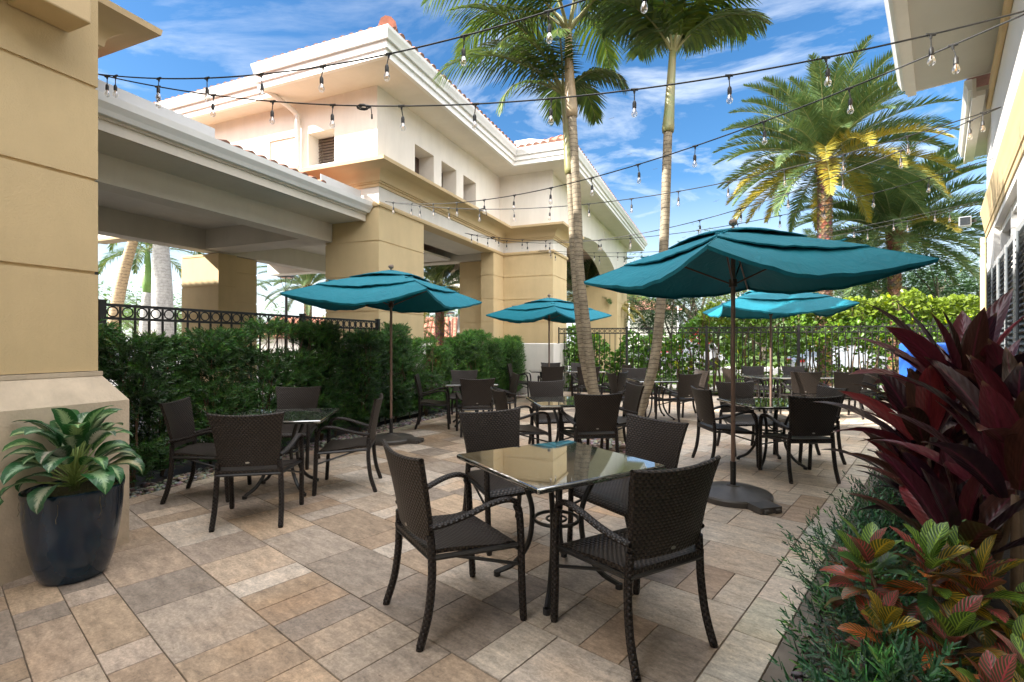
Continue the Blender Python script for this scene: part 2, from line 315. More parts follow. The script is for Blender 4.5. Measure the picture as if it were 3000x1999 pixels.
def tiles_mat():
    m = mat('travertine', (1, 1, 1), .5); nt = m.node_tree; n, l = nt.nodes, nt.links; b = n['Principled BSDF']
    a = N(n, 'ShaderNodeAttribute', attribute_name='Col'); tc = N(n, 'ShaderNodeTexCoord'); uv = N(n, 'ShaderNodeUVMap', uv_map='UV')
    mpn = N(n, 'ShaderNodeMapping'); l.new(uv.outputs[0], mpn.inputs[0]); mpn.inputs['Scale'].default_value = (1.0, 2.6, 1)
    n1 = N(n, 'ShaderNodeTexNoise', Scale=6.0, Detail=12, Roughness=.80, Distortion=.2); l.new(mpn.outputs[0], n1.inputs['Vector'])
    r = N(n, 'ShaderNodeMapRange'); l.new(n1.outputs[0], r.inputs[0]); r.inputs[1].default_value = .28; r.inputs[2].default_value = .72; r.inputs[3].default_value = .40; r.inputs[4].default_value = 1.48
    m1 = N(n, 'ShaderNodeMix', data_type='RGBA', blend_type='MULTIPLY'); m1.inputs[0].default_value = 1; l.new(a.outputs[0], m1.inputs[6]); l.new(r.outputs[0], m1.inputs[7])
    # ochre staining
    n2 = N(n, 'ShaderNodeTexNoise', Scale=1.3, Detail=4); l.new(tc.outputs['Object'], n2.inputs['Vector'])
    r2 = N(n, 'ShaderNodeMapRange'); l.new(n2.outputs[0], r2.inputs[0]); r2.inputs[1].default_value = .50; r2.inputs[2].default_value = .68; r2.inputs[4].default_value = .55
    m2 = N(n, 'ShaderNodeMix', data_type='RGBA', blend_type='MULTIPLY'); l.new(r2.outputs[0], m2.inputs[0]); l.new(m1.outputs[2], m2.inputs[6]); m2.inputs[7].default_value = (1.0, .84, .66, 1)
    # pits
    mp2 = N(n, 'ShaderNodeMapping'); l.new(uv.outputs[0], mp2.inputs[0]); mp2.inputs['Scale'].default_value = (18, 44, 1)
    n3 = N(n, 'ShaderNodeTexNoise', Scale=1.0, Detail=4, Roughness=.6); l.new(mp2.outputs[0], n3.inputs['Vector'])
    r3 = N(n, 'ShaderNodeMapRange'); l.new(n3.outputs[0], r3.inputs[0]); r3.inputs[1].default_value = .66; r3.inputs[2].default_value = .72; r3.inputs[4].default_value = .65
    m3 = N(n, 'ShaderNodeMix', data_type='RGBA', blend_type='MULTIPLY'); l.new(r3.outputs[0], m3.inputs[0]); l.new(m2.outputs[2], m3.inputs[6]); m3.inputs[7].default_value = (.32, .27, .22, 1)
    n5 = N(n, 'ShaderNodeTexNoise', Scale=48, Detail=6, Roughness=.8); l.new(uv.outputs[0], n5.inputs['Vector'])
    r5 = N(n, 'ShaderNodeMapRange'); l.new(n5.outputs[0], r5.inputs[0]); r5.inputs[1].default_value = .3; r5.inputs[2].default_value = .7; r5.inputs[3].default_value = .62; r5.inputs[4].default_value = 1.32
    m5 = N(n, 'ShaderNodeMix', data_type='RGBA', blend_type='MULTIPLY'); m5.inputs[0].default_value = 1; l.new(m3.outputs[2], m5.inputs[6]); l.new(r5.outputs[0], m5.inputs[7]); m3 = m5
    l.new(m3.outputs[2], b.inputs['Base Color'])
    rr = N(n, 'ShaderNodeMapRange'); l.new(n1.outputs[0], rr.inputs[0]); rr.inputs[3].default_value = .62; rr.inputs[4].default_value = .36; l.new(rr.outputs[0], b.inputs['Roughness'])
    bu = N(n, 'ShaderNodeBump', Strength=.35, Distance=.004); l.new(n3.outputs[0], bu.inputs['Height']); bu.invert = True
    bu2 = N(n, 'ShaderNodeBump', Strength=.35, Distance=.004); l.new(n1.outputs[0], bu2.inputs['Height']); l.new(bu.outputs[0], bu2.inputs['Normal']); l.new(bu2.outputs[0], b.inputs['Normal'])
    return m
M['tile'] = tiles_mat()
def granite():
    m = mat('black_green_granite', (.03, .03, .03), .035, spec=1.0, coat=.6); nt = m.node_tree; n, l = nt.nodes, nt.links; b = n['Principled BSDF']
    b.inputs['IOR'].default_value = 2.3; b.inputs['Coat Roughness'].default_value = .02
    tc = N(n, 'ShaderNodeTexCoord'); vo = N(n, 'ShaderNodeTexVoronoi', Scale=110); l.new(tc.outputs['Object'], vo.inputs['Vector'])
    no = N(n, 'ShaderNodeTexNoise', Scale=45, Detail=8, Roughness=.75); l.new(tc.outputs['Object'], no.inputs['Vector'])
    rm = N(n, 'ShaderNodeValToRGB'); l.new(no.outputs[0], rm.inputs[0]); e = rm.color_ramp.elements
    e[0].position = .38; e[0].color = (.008, .009, .009, 1); e[1].position = .68; e[1].color = (.17, .17, .145, 1)
    x = rm.color_ramp.elements.new(.52); x.color = (.035, .04, .034, 1)
    l.new(rm.outputs[0], b.inputs['Base Color']); return m
M['granite'] = granite()
def canvas():
    m = mat('teal_canvas', (.0, .17, .26), .75); nt = m.node_tree; n, l = nt.nodes, nt.links; b = n['Principled BSDF']
    tc = N(n, 'ShaderNodeTexCoord'); no = N(n, 'ShaderNodeTexNoise', Scale=3, Detail=6); l.new(tc.outputs['Object'], no.inputs['Vector'])
    mi = N(n, 'ShaderNodeMix', data_type='RGBA'); l.new(no.outputs[0], mi.inputs[0]); mi.inputs[6].default_value = (0.0, .150, .215, 1); mi.inputs[7].default_value = (.002, .225, .305, 1)
    vo = N(n, 'ShaderNodeTexVoronoi', Scale=9); l.new(tc.outputs['Object'], vo.inputs['Vector'])
    r = N(n, 'ShaderNodeMapRange'); l.new(vo.outputs['Distance'], r.inputs[0]); r.inputs[1].default_value = .035; r.inputs[2].default_value = .02; r.inputs[3].default_value = 0; r.inputs[4].default_value = .45
    m2 = N(n, 'ShaderNodeMix', data_type='RGBA'); l.new(r.outputs[0], m2.inputs[0]); l.new(mi.outputs[2], m2.inputs[6]); m2.inputs[7].default_value = (.35, .40, .38, 1)
    l.new(m2.outputs[2], b.inputs['Base Color'])
    wv = N(n, 'ShaderNodeTexNoise', Scale=7, Detail=2, Distortion=1.5); l.new(tc.outputs['Object'], wv.inputs['Vector'])
    bu = N(n, 'ShaderNodeBump', Strength=.35, Distance=.03); l.new(wv.outputs[0], bu.inputs['Height']); l.new(bu.outputs[0], b.inputs['Normal'])
    tr = N(n, 'ShaderNodeBsdfTranslucent'); l.new(m2.outputs[2], tr.inputs[0]); ms = N(n, 'ShaderNodeMixShader'); ms.inputs[0].default_value = .12
    l.new(b.outputs[0], ms.inputs[1]); l.new(tr.outputs[0], ms.inputs[2]); l.new(ms.outputs[0], n['Material Output'].inputs[0])
    return m
M['canvas'] = canvas()
def terracotta():
    m = mat('terracotta_tile', (.44, .205, .135), .75, attr=True, noise_s=9, noise_a=.35, bump=.2, bump_s=60); return m
M['terra'] = terracotta()
def bulbglass():
    m = bpy.data.materials.new('clear_bulb_glass'); m.use_nodes = True; n, l = m.node_tree.nodes, m.node_tree.links
    b = n['Principled BSDF']; b.inputs['Base Color'].default_value = (.9, .88, .85, 1); b.inputs['Roughness'].default_value = .03
    tr = N(n, 'ShaderNodeBsdfTransparent'); tr.inputs[0].default_value = (.93, .92, .9, 1)
    lw = N(n, 'ShaderNodeLayerWeight', Blend=.45); r = N(n, 'ShaderNodeMapRange'); l.new(lw.outputs['Facing'], r.inputs[0]); r.inputs[3].default_value = .12; r.inputs[4].default_value = .75
    gl = N(n, 'ShaderNodeBsdfGlossy', Roughness=.03); gl.inputs[0].default_value = (.95, .95, .95, 1)
    ms = N(n, 'ShaderNodeMixShader'); l.new(r.outputs[0], ms.inputs[0]); l.new(tr.outputs[0], ms.inputs[1]); l.new(gl.outputs[0], ms.inputs[2]); l.new(ms.outputs[0], n['Material Output'].inputs[0])
    return m
M['bulb'] = bulbglass()
M['filament'] = mat('amber_filament', (.75, .38, .12), .4)

def leafmat(name, kind):
    """patterned leaves: uv.x along the leaf 0..1, uv.y across -1..1"""
    m = mat(name, (.1, .2, .1), .32, spec=.5); nt = m.node_tree; n, l = nt.nodes, nt.links; b = n['Principled BSDF']
    uv = N(n, 'ShaderNodeUVMap', uv_map='UV'); se = N(n, 'ShaderNodeSeparateXYZ'); l.new(uv.outputs[0], se.inputs[0])
    at = N(n, 'ShaderNodeAttribute', attribute_name='Col')
    def mth(op, a, bb=None, cc=None):
        x = N(n, 'ShaderNodeMath', operation=op)
        for i, q in enumerate((a, bb, cc)):
            if q is None: continue
            if isinstance(q, (int, float)): x.inputs[i].default_value = q
            else: l.new(q, x.inputs[i])
        return x.outputs[0]
    av = mth('ABSOLUTE', se.outputs[1]); slant = mth('SUBTRACT', se.outputs[0], mth('MULTIPLY', av, .22))
    def mixc(f, a, bb):
        x = N(n, 'ShaderNodeMix', data_type='RGBA'); l.new(f, x.inputs[0])
        for i, q in ((6, a), (7, bb)):
            if isinstance(q, tuple): x.inputs[i].default_value = (*q, 1)
            else: l.new(q, x.inputs[i])
        return x.outputs[2]
    if kind == 'agla':
        cm = N(n, 'ShaderNodeCombineXYZ'); l.new(mth('MULTIPLY', slant, 26), cm.inputs[0]); l.new(mth('MULTIPLY', se.outputs[1], 2.2), cm.inputs[1])
        no = N(n, 'ShaderNodeTexNoise', Scale=1.2, Detail=3, Roughness=.7); l.new(cm.outputs[0], no.inputs['Vector'])
        edge = mth('ADD', av, mth('MULTIPLY', mth('SUBTRACT', no.outputs[0], .5), 1.5))
        edge = mth('ADD', edge, mth('MULTIPLY', mth('POWER', se.outputs[0], 4), .35))
        r = N(n, 'ShaderNodeMapRange'); l.new(edge, r.inputs[0]); r.inputs[1].default_value = .33; r.inputs[2].default_value = .50
        c = mixc(r.outputs[0], (.34, .44, .26), (.030, .115, .038)); 
        rib = N(n, 'ShaderNodeMapRange'); l.new(av, rib.inputs[0]); rib.inputs[1].default_value = .07; rib.inputs[2].default_value = .02; rib.inputs[3].default_value = 0; rib.inputs[4].default_value = .6
        c = mixc(rib.outputs[0], c, (.48, .55, .30))
        mu = N(n, 'ShaderNodeMix', data_type='RGBA', blend_type='MULTIPLY'); mu.inputs[0].default_value = 1; l.new(c, mu.inputs[6]); l.new(at.outputs[0], mu.inputs[7]); c = mu.outputs[2]
    elif kind == 'croton':
        ve = mth('ABSOLUTE', mth('SINE', mth('MULTIPLY', mth('ADD', slant, mth('MULTIPLY', av, -.1)), 27)))
        vr = N(n, 'ShaderNodeMapRange'); l.new(ve, vr.inputs[0]); vr.inputs[1].default_value = .62; vr.inputs[2].default_value = .30
        rb = N(n, 'ShaderNodeMapRange'); l.new(av, rb.inputs[0]); rb.inputs[1].default_value = .13; rb.inputs[2].default_value = .05
        f = mth('MAXIMUM', vr.outputs[0], rb.outputs[0])
        # vein colour carried by Col; leaf body darker mix of green
        bodyg = mixc(mth('MULTIPLY', at.outputs[2], .5), (.02, .07, .025), (.03, .08, .02))
        body = N(n, 'ShaderNodeMix', data_type='RGBA'); body.inputs[0].default_value = .13; l.new(bodyg, body.inputs[6]); l.new(at.outputs[0], body.inputs[7])
        c = mixc(f, body.outputs[2], at.outputs[0])
    else:
        rb = N(n, 'ShaderNodeMapRange'); l.new(av, rb.inputs[0]); rb.inputs[1].default_value = .12; rb.inputs[2].default_value = .03; rb.inputs[3].default_value = 0; rb.inputs[4].default_value = .5
        mpc = N(n, 'ShaderNodeMapping'); l.new(uv.outputs[0], mpc.inputs[0]); mpc.inputs['Scale'].default_value = (.8, 3.5, 1); no = N(n, 'ShaderNodeTexNoise', Scale=3, Detail=5, Roughness=.7); l.new(mpc.outputs[0], no.inputs['Vector'])
        mu = N(n, 'ShaderNodeMix', data_type='RGBA', blend_type='MULTIPLY'); mu.inputs[0].default_value = 1; l.new(at.outputs[0], mu.inputs[6])
        mr = N(n, 'ShaderNodeMapRange'); l.new(no.outputs[0], mr.inputs[0]); mr.inputs[1].default_value = .3; mr.inputs[2].default_value = .7; mr.inputs[3].default_value = .45; mr.inputs[4].default_value = 1.7; l.new(mr.outputs[0], mu.inputs[7])
        tp = N(n, 'ShaderNodeMapRange'); l.new(se.outputs[0], tp.inputs[0]); tp.inputs[1].default_value = .93; tp.inputs[2].default_value = .99
        c = mixc(rb.outputs[0], mu.outputs[2], (.16, .02, .05)); c = mixc(tp.outputs[0], c, (.16, .10, .06))
    l.new(c, b.inputs['Base Color'])
    bh = mth('SINE', mth('MULTIPLY', slant, 60)); bu = N(n, 'ShaderNodeBump', Strength=.25, Distance=.002); l.new(bh, bu.inputs['Height']); l.new(bu.outputs[0], b.inputs['Normal'])
    tr = N(n, 'ShaderNodeBsdfTranslucent'); l.new(c, tr.inputs[0]); ms = N(n, 'ShaderNodeMixShader'); ms.inputs[0].default_value = .22
    l.new(b.outputs[0], ms.inputs[1]); l.new(tr.outputs[0], ms.inputs[2]); l.new(ms.outputs[0], n['Material Output'].inputs[0])
    return m
M['agla'] = leafmat('variegated_leaf', 'agla'); M['croton'] = leafmat('croton_leaf', 'croton'); M['cordy'] = leafmat('maroon_leaf', 'cordy')
rnd = random.Random(7)
# ================================================================== frames
YB = R(22.5); OB = V((-2.52, 9.49, 0)); B2 = V((sin(YB), cos(YB), 0)); BN = V((cos(YB), -sin(YB), 0))
YT = R(40.5); T2 = V((sin(YT), cos(YT), 0)); TM = V((cos(YT), -sin(YT), 0))
def BW(t, s, z=0): return OB + BN * t + B2 * s + V((0, 0, z))
def TW(w, s, z=0): return TM * w + T2 * s + V((0, 0, z))
# ================================================================== ground
mb = MB(); mb.poly([(-600, -300, -.09), (600, -300, -.09), (600, 900, -.09), (-600, 900, -.09)])
tag(mb.build('lawn', M['grass']), kind='structure')
mb = MB(); P = [BW(-1.2, -40), BW(-1.2, 26), BW(-60, 26), BW(-60, -40)]; mb.poly([(p.x, p.y, -.08) for p in P])
tag(mb.build('parking_lot', M['asphalt']), kind='structure')
mb = MB(); mb.poly([(-200, 33, -.075), (-200, 24, -.075), (6, 24, -.075), (60, 21, -.075), (200, 19, -.075), (200, 30, -.075), (60, 31, -.075), (10, 33, -.075)])
tag(mb.build('street', M['concrete']), kind='structure')
mb = MB()
for x0, x1, y0 in ((2, 200, 16.2),):
    mb.hull8([(x0, y0, -.2), (x1, y0 - 8, -.2), (x0, y0 + 1.5, -.2), (x1, y0 - 6.5, -.2), (x0, y0, .01), (x1, y0 - 8, .01), (x0, y0 + 1.5, .01), (x1, y0 - 6.5, .01)])
tag(mb.build('pavement', M['concrete']), kind='structure')
# patio: travertine field tiles in lanes, clipped to the bed edges and the fence line
FA, FB = V((1.35, 14.85)), V((10.6, 12.05))
def clip(poly, a, b, c):   # keep a*x+b*y<=c
    o = []
    for i in range(len(poly)):
        p, q = poly[i], poly[(i + 1) % len(poly)]; dp = a * p[0] + b * p[1] - c; dq = a * q[0] + b * q[1] - c
        if dp <= 0: o.append(p)
        if (dp < 0) != (dq < 0) and dp != dq:
            t = dp / (dp - dq); o.append((p[0] + (q[0] - p[0]) * t, p[1] + (q[1] - p[1]) * t))
    return o
pal = [(.52, .41, .31), (.57, .465, .365), (.44, .325, .23), (.37, .28, .20), (.29, .245, .21), (.62, .55, .475), (.40, .34, .285), (.51, .385, .27), (.58, .51, .44), (.32, .27, .23), (.50, .41, .34), (.60, .52, .43), (.47, .36, .27)]
palr = [(.60, .52, .42), (.56, .47, .38), (.60, .54, .46), (.52, .45, .37)]
def tile(mb, w0, w1, s0, s1, col, frame=TW, lims=None, z=0):
    g = .0016; c = .0026
    base = [(w0 + g, s0 + g), (w1 - g, s0 + g), (w1 - g, s1 - g), (w0 + g, s1 - g)]
    P = [tuple(frame(a, b)[:2]) for a, b in base]
    for L in lims or (): P = clip(P, *L)
    if len(P) < 3: return
    cx = sum(p[0] for p in P) / len(P); cy = sum(p[1] for p in P) / len(P)
    hz = z + rnd.uniform(-.0008, .0008); ox, oy = rnd.uniform(0, 40), rnd.uniform(0, 40)
    def uvp(p): q = V((p[0] - cx, p[1] - cy, 0)); return (ox + q.dot(TM), oy + q.dot(T2))
    inn = []
    for p in P:
        d = V((cx - p[0], cy - p[1])); L_ = d.length or 1; k = min(.4, c * 1.4 / L_); inn.append((p[0] + d.x * k, p[1] + d.y * k))
    a = [mb.vert((p[0], p[1], hz - .004)) for p in P]; b = [mb.vert((p[0], p[1], hz)) for p in inn]; n = len(P)
    mb.face(b, [uvp(p) for p in inn], col)
    for i in range(n): mb.face([a[i], a[(i + 1) % n], b[(i + 1) % n], b[i]], [uvp(P[i]), uvp(P[(i + 1) % n]), uvp(inn[(i + 1) % n]), uvp(inn[i])], tuple(x * .72 for x in col))
fn = V((-(FB - FA).y, (FB - FA).x)).normalized()
limF = (fn.x, fn.y, fn.x * FA.x + fn.y * FA.y + .25)
limB = (-BN.x, -BN.y, -(BN.x * OB.x + BN.y * OB.y + 1.085))
mb = MB(); s = -1.62; s = .30 - .2145 * 12; k = 0
u_ = .2145
cuts = []; y = .30 - u_ * 14
fixed = [.30, .515, .73, 1.16, 1.605, 2.035]
while y < .29: cuts.append(y); y += u_ * (2 if rnd.random() < .6 else 1)
if cuts[-1] > .2: cuts.pop()
cuts += fixed; y = fixed[-1]
while y < 17.5: y += u_ * rnd.choice((2, 2, 1, 2)); cuts.append(y)
for i in range(len(cuts) - 1):
    s0, s1 = cuts[i], cuts[i + 1]; w = -12 + rnd.random() * .5
    while w < -.805:
        L = u_ * rnd.choice((1, 1, 2, 2, 3)) if s1 - s0 > .3 else u_ * rnd.choice((1, 2, 3))
        if s1 - s0 > .3 and rnd.random() < .12: L = u_ * 1
        w1 = min(w + L, -.803)
        if w1 > -.93: w1 = -.803
        if w1 - w > .03:
            far = max(0, min(1, (s0 - 3) / 4)); c = rnd.choice(pal)
            if rnd.random() < far * .55 or (w > -2.2 and rnd.random() < .55): c = rnd.choice(palr)
            c = tuple(x * .8 + y_ * .2 for x, y_ in zip(c, (.46, .375, .29))); kk = rnd.uniform(.82, 1.12) * (.92 + .22 * far); c = (c[0] * kk * 1.02, c[1] * kk * .985, c[2] * kk * .95)
            tile(mb, w, w1, s0, s1, c, lims=(limF, limB))
        w = w1
s = -2.0
while s < 17:
    L = rnd.choice((.30, .43, .36)); tile(mb, -.80, -.592, s, s + L, tuple(x * rnd.uniform(.95, 1.05) for x in rnd.choice(palr)), lims=(limF,)); s += L
s = -7
while s < 6.2:
    L = rnd.choice((.30, .43, .60)); tile(mb, .865, 1.08, s, s + L, tuple(x * rnd.uniform(.85, 1.0) for x in rnd.choice(palr[:2] + pal[:3])), frame=BW, lims=(limF,)); s += L
patio = mb.build('patio', M['tile'], fix=False); tag(patio, kind='structure')
mb = MB(); q = [BW(.865, -8), TW(-.592, -6), TW(-.592, 18.5), FB.to_3d() + V((fn.x, fn.y, 0)) * .25, FA.to_3d() + V((fn.x, fn.y, 0)) * .25, BW(.865, 6.4)]
mb.poly([(p.x, p.y, -.0075) for p in q]); mb.poly([(p.x, p.y, -.05) for p in reversed(q)])
for i in range(6):
    a, b = q[i], q[(i + 1) % 6]; mb.poly([(a.x, a.y, -.05), (b.x, b.y, -.05), (b.x, b.y, -.0075), (a.x, a.y, -.0075)])
M['grout'] = mat('sandy_grout', (.27, .215, .16), .95, noise_s=30, noise_a=.4)
tag(mb.build('patio_bed', M['grout'], fix=False), kind='structure')
mb = MB(); P = [TW(-.60, -4, -.03), TW(.95, -4, -.03), TW(.95, 15, -.03), TW(-.60, 15, -.03)]; mb.poly(P)
P = [BW(-.6, -5.6, -.03), BW(.87, -5.6, -.03), BW(.87, 6.4, -.03), BW(-.6, 6.4, -.03)]; mb.poly(P)
P = [(FA.x - .3, FA.y + .1, -.03), (FB.x + 1, FB.y - .4, -.03), (FB.x + 1.6, FB.y + 1.6, -.03), (FA.x, FA.y + 2.2, -.03)]; mb.poly(P)
tag(mb.build('soil_bed', M['soil'], fix=False), kind='structure')
mb = MB()
A = [TW(w, s, z) for z in (-.05, -.004) for s in (-4, 15) for w in (-.588, -.50)]; mb.hull8(A)
tag(mb.build('planting_kerb', mat('damp_kerb', (.20, .17, .14), .85, noise_s=8, noise_a=.4)), kind='structure')

# pebbles
ICO = []
ph = (1 + 5 ** .5) / 2
for a, b in ((-1, ph), (1, ph), (-1, -ph), (1, -ph)): ICO += [V((a, b, 0)), V((0, a, b)), V((b, 0, a))]
ICOF = []
for i in range(12):
    for j in range(i + 1, 12):
        for k2 in range(j + 1, 12):
            if all(abs((ICO[x] - ICO[y_]).length - 2) < .01 for x, y_ in ((i, j), (j, k2), (i, k2))):
                n_ = (ICO[j] - ICO[i]).cross(ICO[k2] - ICO[i]); ICOF.append((i, j, k2) if n_.dot(ICO[i]) > 0 else (i, k2, j))
def pebble(mb, p, r, col):
    R_ = Matrix.Rotation(rnd.uniform(0, 6.3), 3, 'Z') @ Matrix.Rotation(rnd.uniform(-.4, .4), 3, 'X'); sc = V((rnd.uniform(.8, 1.4), rnd.uniform(.6, .9), rnd.uniform(.35, .6))) * r / 1.9
    b = len(mb.v); mb.v.extend([tuple(V(p) + R_ @ V((q.x * sc.x, q.y * sc.y, q.z * sc.z)) * rnd.uniform(.9, 1.1)) for q in ICO])
    for f in ICOF: mb.face([b + i for i in f], None, col)
def gravel(name, n, fn_, cols, r0, r1):
    mb = MB()
    for _ in range(n):
        p = fn_(); pebble(mb, p, rnd.uniform(r0, r1), tuple(x * rnd.uniform(.7, 1.2) for x in rnd.choice(cols)))
    return tag(mb.build(name, M['rock'], smooth=True, fix=False), kind='stuff')
gravel('grey_gravel_under_hedge', 3600, lambda: BW(rnd.uniform(.42, .85), rnd.uniform(-5.5, 6.2), rnd.uniform(-.03, -.005)), [(.9, .85, .8), (.55, .5, .45), (1.3, 1.25, 1.2)], .018, .035)
gravel('dark_gravel_by_planting', 2600, lambda: TW(rnd.uniform(-.49, -.10), rnd.uniform(-.2, 7) if rnd.random() < .4 else rnd.uniform(.8, 3.2), rnd.uniform(-.03, .0)), [(.30, .30, .31), (.42, .40, .38), (.2, .2, .21), (.7, .66, .6)], .015, .028)
def ringp():
    a = rnd.uniform(0, 6.3); r = .66 * sqrt(rnd.random()); return V((1.68 + r * cos(a), 7.25 + r * sin(a), rnd.uniform(.004, .03)))
gravel('white_gravel_around_palms', 800, ringp, [(1.9, 1.85, 1.75), (1.3, 1.2, 1.1), (.9, .8, .7)], .02, .05)
mb = MB()
for x, y, r in ((2.05, 7.0, .11), (2.12, 7.28, .08), (1.5, 6.75, .09)): pebble(mb, (x, y, .05), r, (.8, .62, .5))
tag(mb.build('accent_rocks', M['rock'], smooth=True, fix=False), 'brown rocks among white gravel at the foot of the palms', 'rocks', kind='stuff')

# ================================================================== buildings
def seg_pier(mb, x0, x1, y0, y1, z0, z1, joints, g=.011, d=.014):
    zs = [z0] + sorted(j for j in joints if z0 < j < z1) + [z1]
    mb.box(x0 + d, x1 - d, y0 + d, y1 - d, z0 + .002, z1 - .002)
    for i in range(len(zs) - 1):
        a = zs[i] + (g if i else 0); b = zs[i + 1] - (g if i < len(zs) - 2 else 0); mb.box(x0, x1, y0, y1, a, b)
def wallface(mb, mk, L0, L1, z0, z1, ops, depth):
    """mk(u, z, d) -> point; openings (u0, u1, z0, z1) are cut out and given reveals of `depth`"""
    us = sorted({L0, L1, *[o for q in ops for o in q[:2]]}); zs = sorted({z0, z1, *[o for q in ops for o in q[2:4]]})
    for i in range(len(us) - 1):
        for j in range(len(zs) - 1):
            cu, cz = (us[i] + us[i + 1]) / 2, (zs[j] + zs[j + 1]) / 2
            if any(o[0] < cu < o[1] and o[2] < cz < o[3] for o in ops): continue
            mb.poly([mk(us[i], zs[j], 0), mk(us[i + 1], zs[j], 0), mk(us[i + 1], zs[j + 1], 0), mk(us[i], zs[j + 1], 0)])
    for a, b, c, d in ops:
        mb.poly([mk(a, c, 0), mk(a, d, 0), mk(a, d, depth), mk(a, c, depth)]); mb.poly([mk(b, c, 0), mk(b, c, depth), mk(b, d, depth), mk(b, d, 0)])
        mb.poly([mk(a, d, 0), mk(b, d, 0), mk(b, d, depth), mk(a, d, depth)]); mb.poly([mk(a, c, 0), mk(a, c, depth), mk(b, c, depth), mk(b, c, 0)])
        mb.poly([mk(a, c, depth), mk(b, c, depth), mk(b, d, depth), mk(a, d, depth)])
CORN = [(-.25, 4.42), (.03, 4.42), (.03, 4.47), (.06, 4.475), (.06, 4.50), (.09, 4.505), (.095, 4.53)] + [(.095 + .30 * (1 - cos(a * pi / 16)), 4.53 + .20 * sin(a * pi / 16)) for a in range(1, 8)] + [(.405, 4.735), (.44, 4.74), (.45, 4.80), (-.25, 4.84)]
BAND = [(-.3, 4.13), (0, 4.13), (0, 4.42), (-.3, 4.42)]
TRIM = [(-.3, 4.05), (.035, 4.05), (.045, 4.09), (.03, 4.13), (-.3, 4.13)]
def eave(path, root, z=6.35, ov=.8, parts=('soffit', 'fascia', 'gutter')):
    k = ov
    pr = {'soffit': [(-.25, z), (k - .10, z), (k - .10, z + .05), (-.25, z + .05)],
          'fascia': [(k - .10, z - .02), (k - .02, z - .02), (k - .02, z + .09), (k + .02, z + .10), (k + .02, z + .30), (k - .10, z + .30)],
          'gutter': [(k + .02, z + .22), (k + .07, z + .22), (k + .09, z + .27), (k + .13, z + .34), (k + .14, z + .39), (k + .02, z + .39)]}
    for p in parts:
        mb = MB(); mb.prism(pr[p], path); mb.build(p, M['soffit' if p == 'soffit' else 'trim' if p == 'fascia' else 'gutter'], root)
def tiles_along(mb, p0, p1, up, n, length, slope, r=.085, taper=0):
    """barrel tiles: half tubes running up the slope from the eave line p0-p1"""
    p0, p1, up = V(p0), V(p1), V(up)
    for i in range(n):
        q = p0 + (p1 - p0) * ((i + .5) / n); side = (p1 - p0).normalized(); zz = V((0, 0, 1)); d = (up * cos(slope) + zz * sin(slope)); nn = side.cross(d)
        if nn.z < 0: nn = -nn
        k = 0; L = 0; lim = length
        if taper: lim = min(length, ((q - (p1 if taper > 0 else p0)).length - .08) / cos(slope))
        while L < lim - .02:
            l2 = min(.40, lim - L); c = rnd.choice(((1, 1, 1), (1.25, 1.1, 1.0), (.8, .75, .7), (1.1, .9, .8), (1.35, 1.25, 1.15)))
            a0 = q + d * L + nn * .012; a1 = q + d * (L + l2 + .03) - nn * .004
            v0 = [mb.vert(a0 + side * (r * 1.08 * cos(pi * j / 6)) + nn * (r * 1.05 * sin(pi * j / 6))) for j in range(7)]
            v1 = [mb.vert(a1 + side * (r * .9 * cos(pi * j / 6)) + nn * (r * .85 * sin(pi * j / 6))) for j in range(7)]
            for j in range(6): mb.face([v0[j], v0[j + 1], v1[j + 1], v1[j]], None, c)
            mb.face(v0, None, (.5, .5, .5)); L += .40
def hip(mb, x0, x1, y0, y1, z, sl):
    w = min(x1 - x0, y1 - y0) / 2; h = w * math.tan(sl)
    if x1 - x0 < y1 - y0: a, b = ((x0 + x1) / 2, y0 + w, z + h), ((x0 + x1) / 2, y1 - w, z + h)
    else: a, b = (x0 + w, (y0 + y1) / 2, z + h), (x1 - w, (y0 + y1) / 2, z + h)
    c = [(x0, y0, z), (x1, y0, z), (x1, y1, z), (x0, y1, z)]
    g = (.75, .7, .7)
    if x1 - x0 < y1 - y0: F = [(c[0], c[1], a), (c[1], c[2], b, a), (c[2], c[3], b), (c[3], c[0], a, b)]
    else: F = [(c[0], c[1], b, a), (c[1], c[2], b), (c[2], c[3], a, b), (c[3], c[0], a)]
    for f in F: mb.poly(f, None, g)
    mb.poly(c[::-1], None, g)
SL = R(20)
# ---- main building --------------------------------------------------
main = empty('pavilion_building', OB, -YB, 'cream two storey pavilion with yellow cornice and red tile roof behind the hedge', 'building')
J = [3.40, 2.73, 2.06]
mb = MB(); seg_pier(mb, -1.29, 0, 0, 1.56, 1.45, 4.05, J); mb.build('pier', M['stucco_y'], main)
mb = MB(); mb.box(-1.33, .04, -.04, 1.60, -.1, 1.44); bevel(mb.build('pier_base', M['stucco_w'], main), .01)
mb = MB(); seg_pier(mb, -.40, 0, 5.21, 6.5, 1.45, 4.05, J); seg_pier(mb, .001, 1.55, 5.90, 7.30, 1.45, 4.05, J); mb.build('pier', M['stucco_y'], main)
mb = MB(); seg_pier(mb, -1.25, -.41, 5.50, 6.5, 1.45, 3.87, J); mb.build('pier', M['stucco_y'], main)
mb = MB(); mb.box(-1.29, .03, 5.18, 6.4, -.1, 1.44); mb.box(.031, 1.58, 5.87, 7.33, -.1, 1.44); bevel(mb.build('pier_base', M['stucco_w'], main), .01)
mb = MB(); seg_pier(mb, -.3, 1.5, 15.9, 18.6, 0, 4.3, J); mb.build('pier', M['stucco_y'], main)
lp = [((-9, 0), (0, -1)), ((0, 0), (1, -1)), ((0, 5.9), (1, -1)), ((1.55, 5.9), (1, -1)), ((1.55, 7.30), (1, 1)), ((1.30, 7.30), (0, 1))]
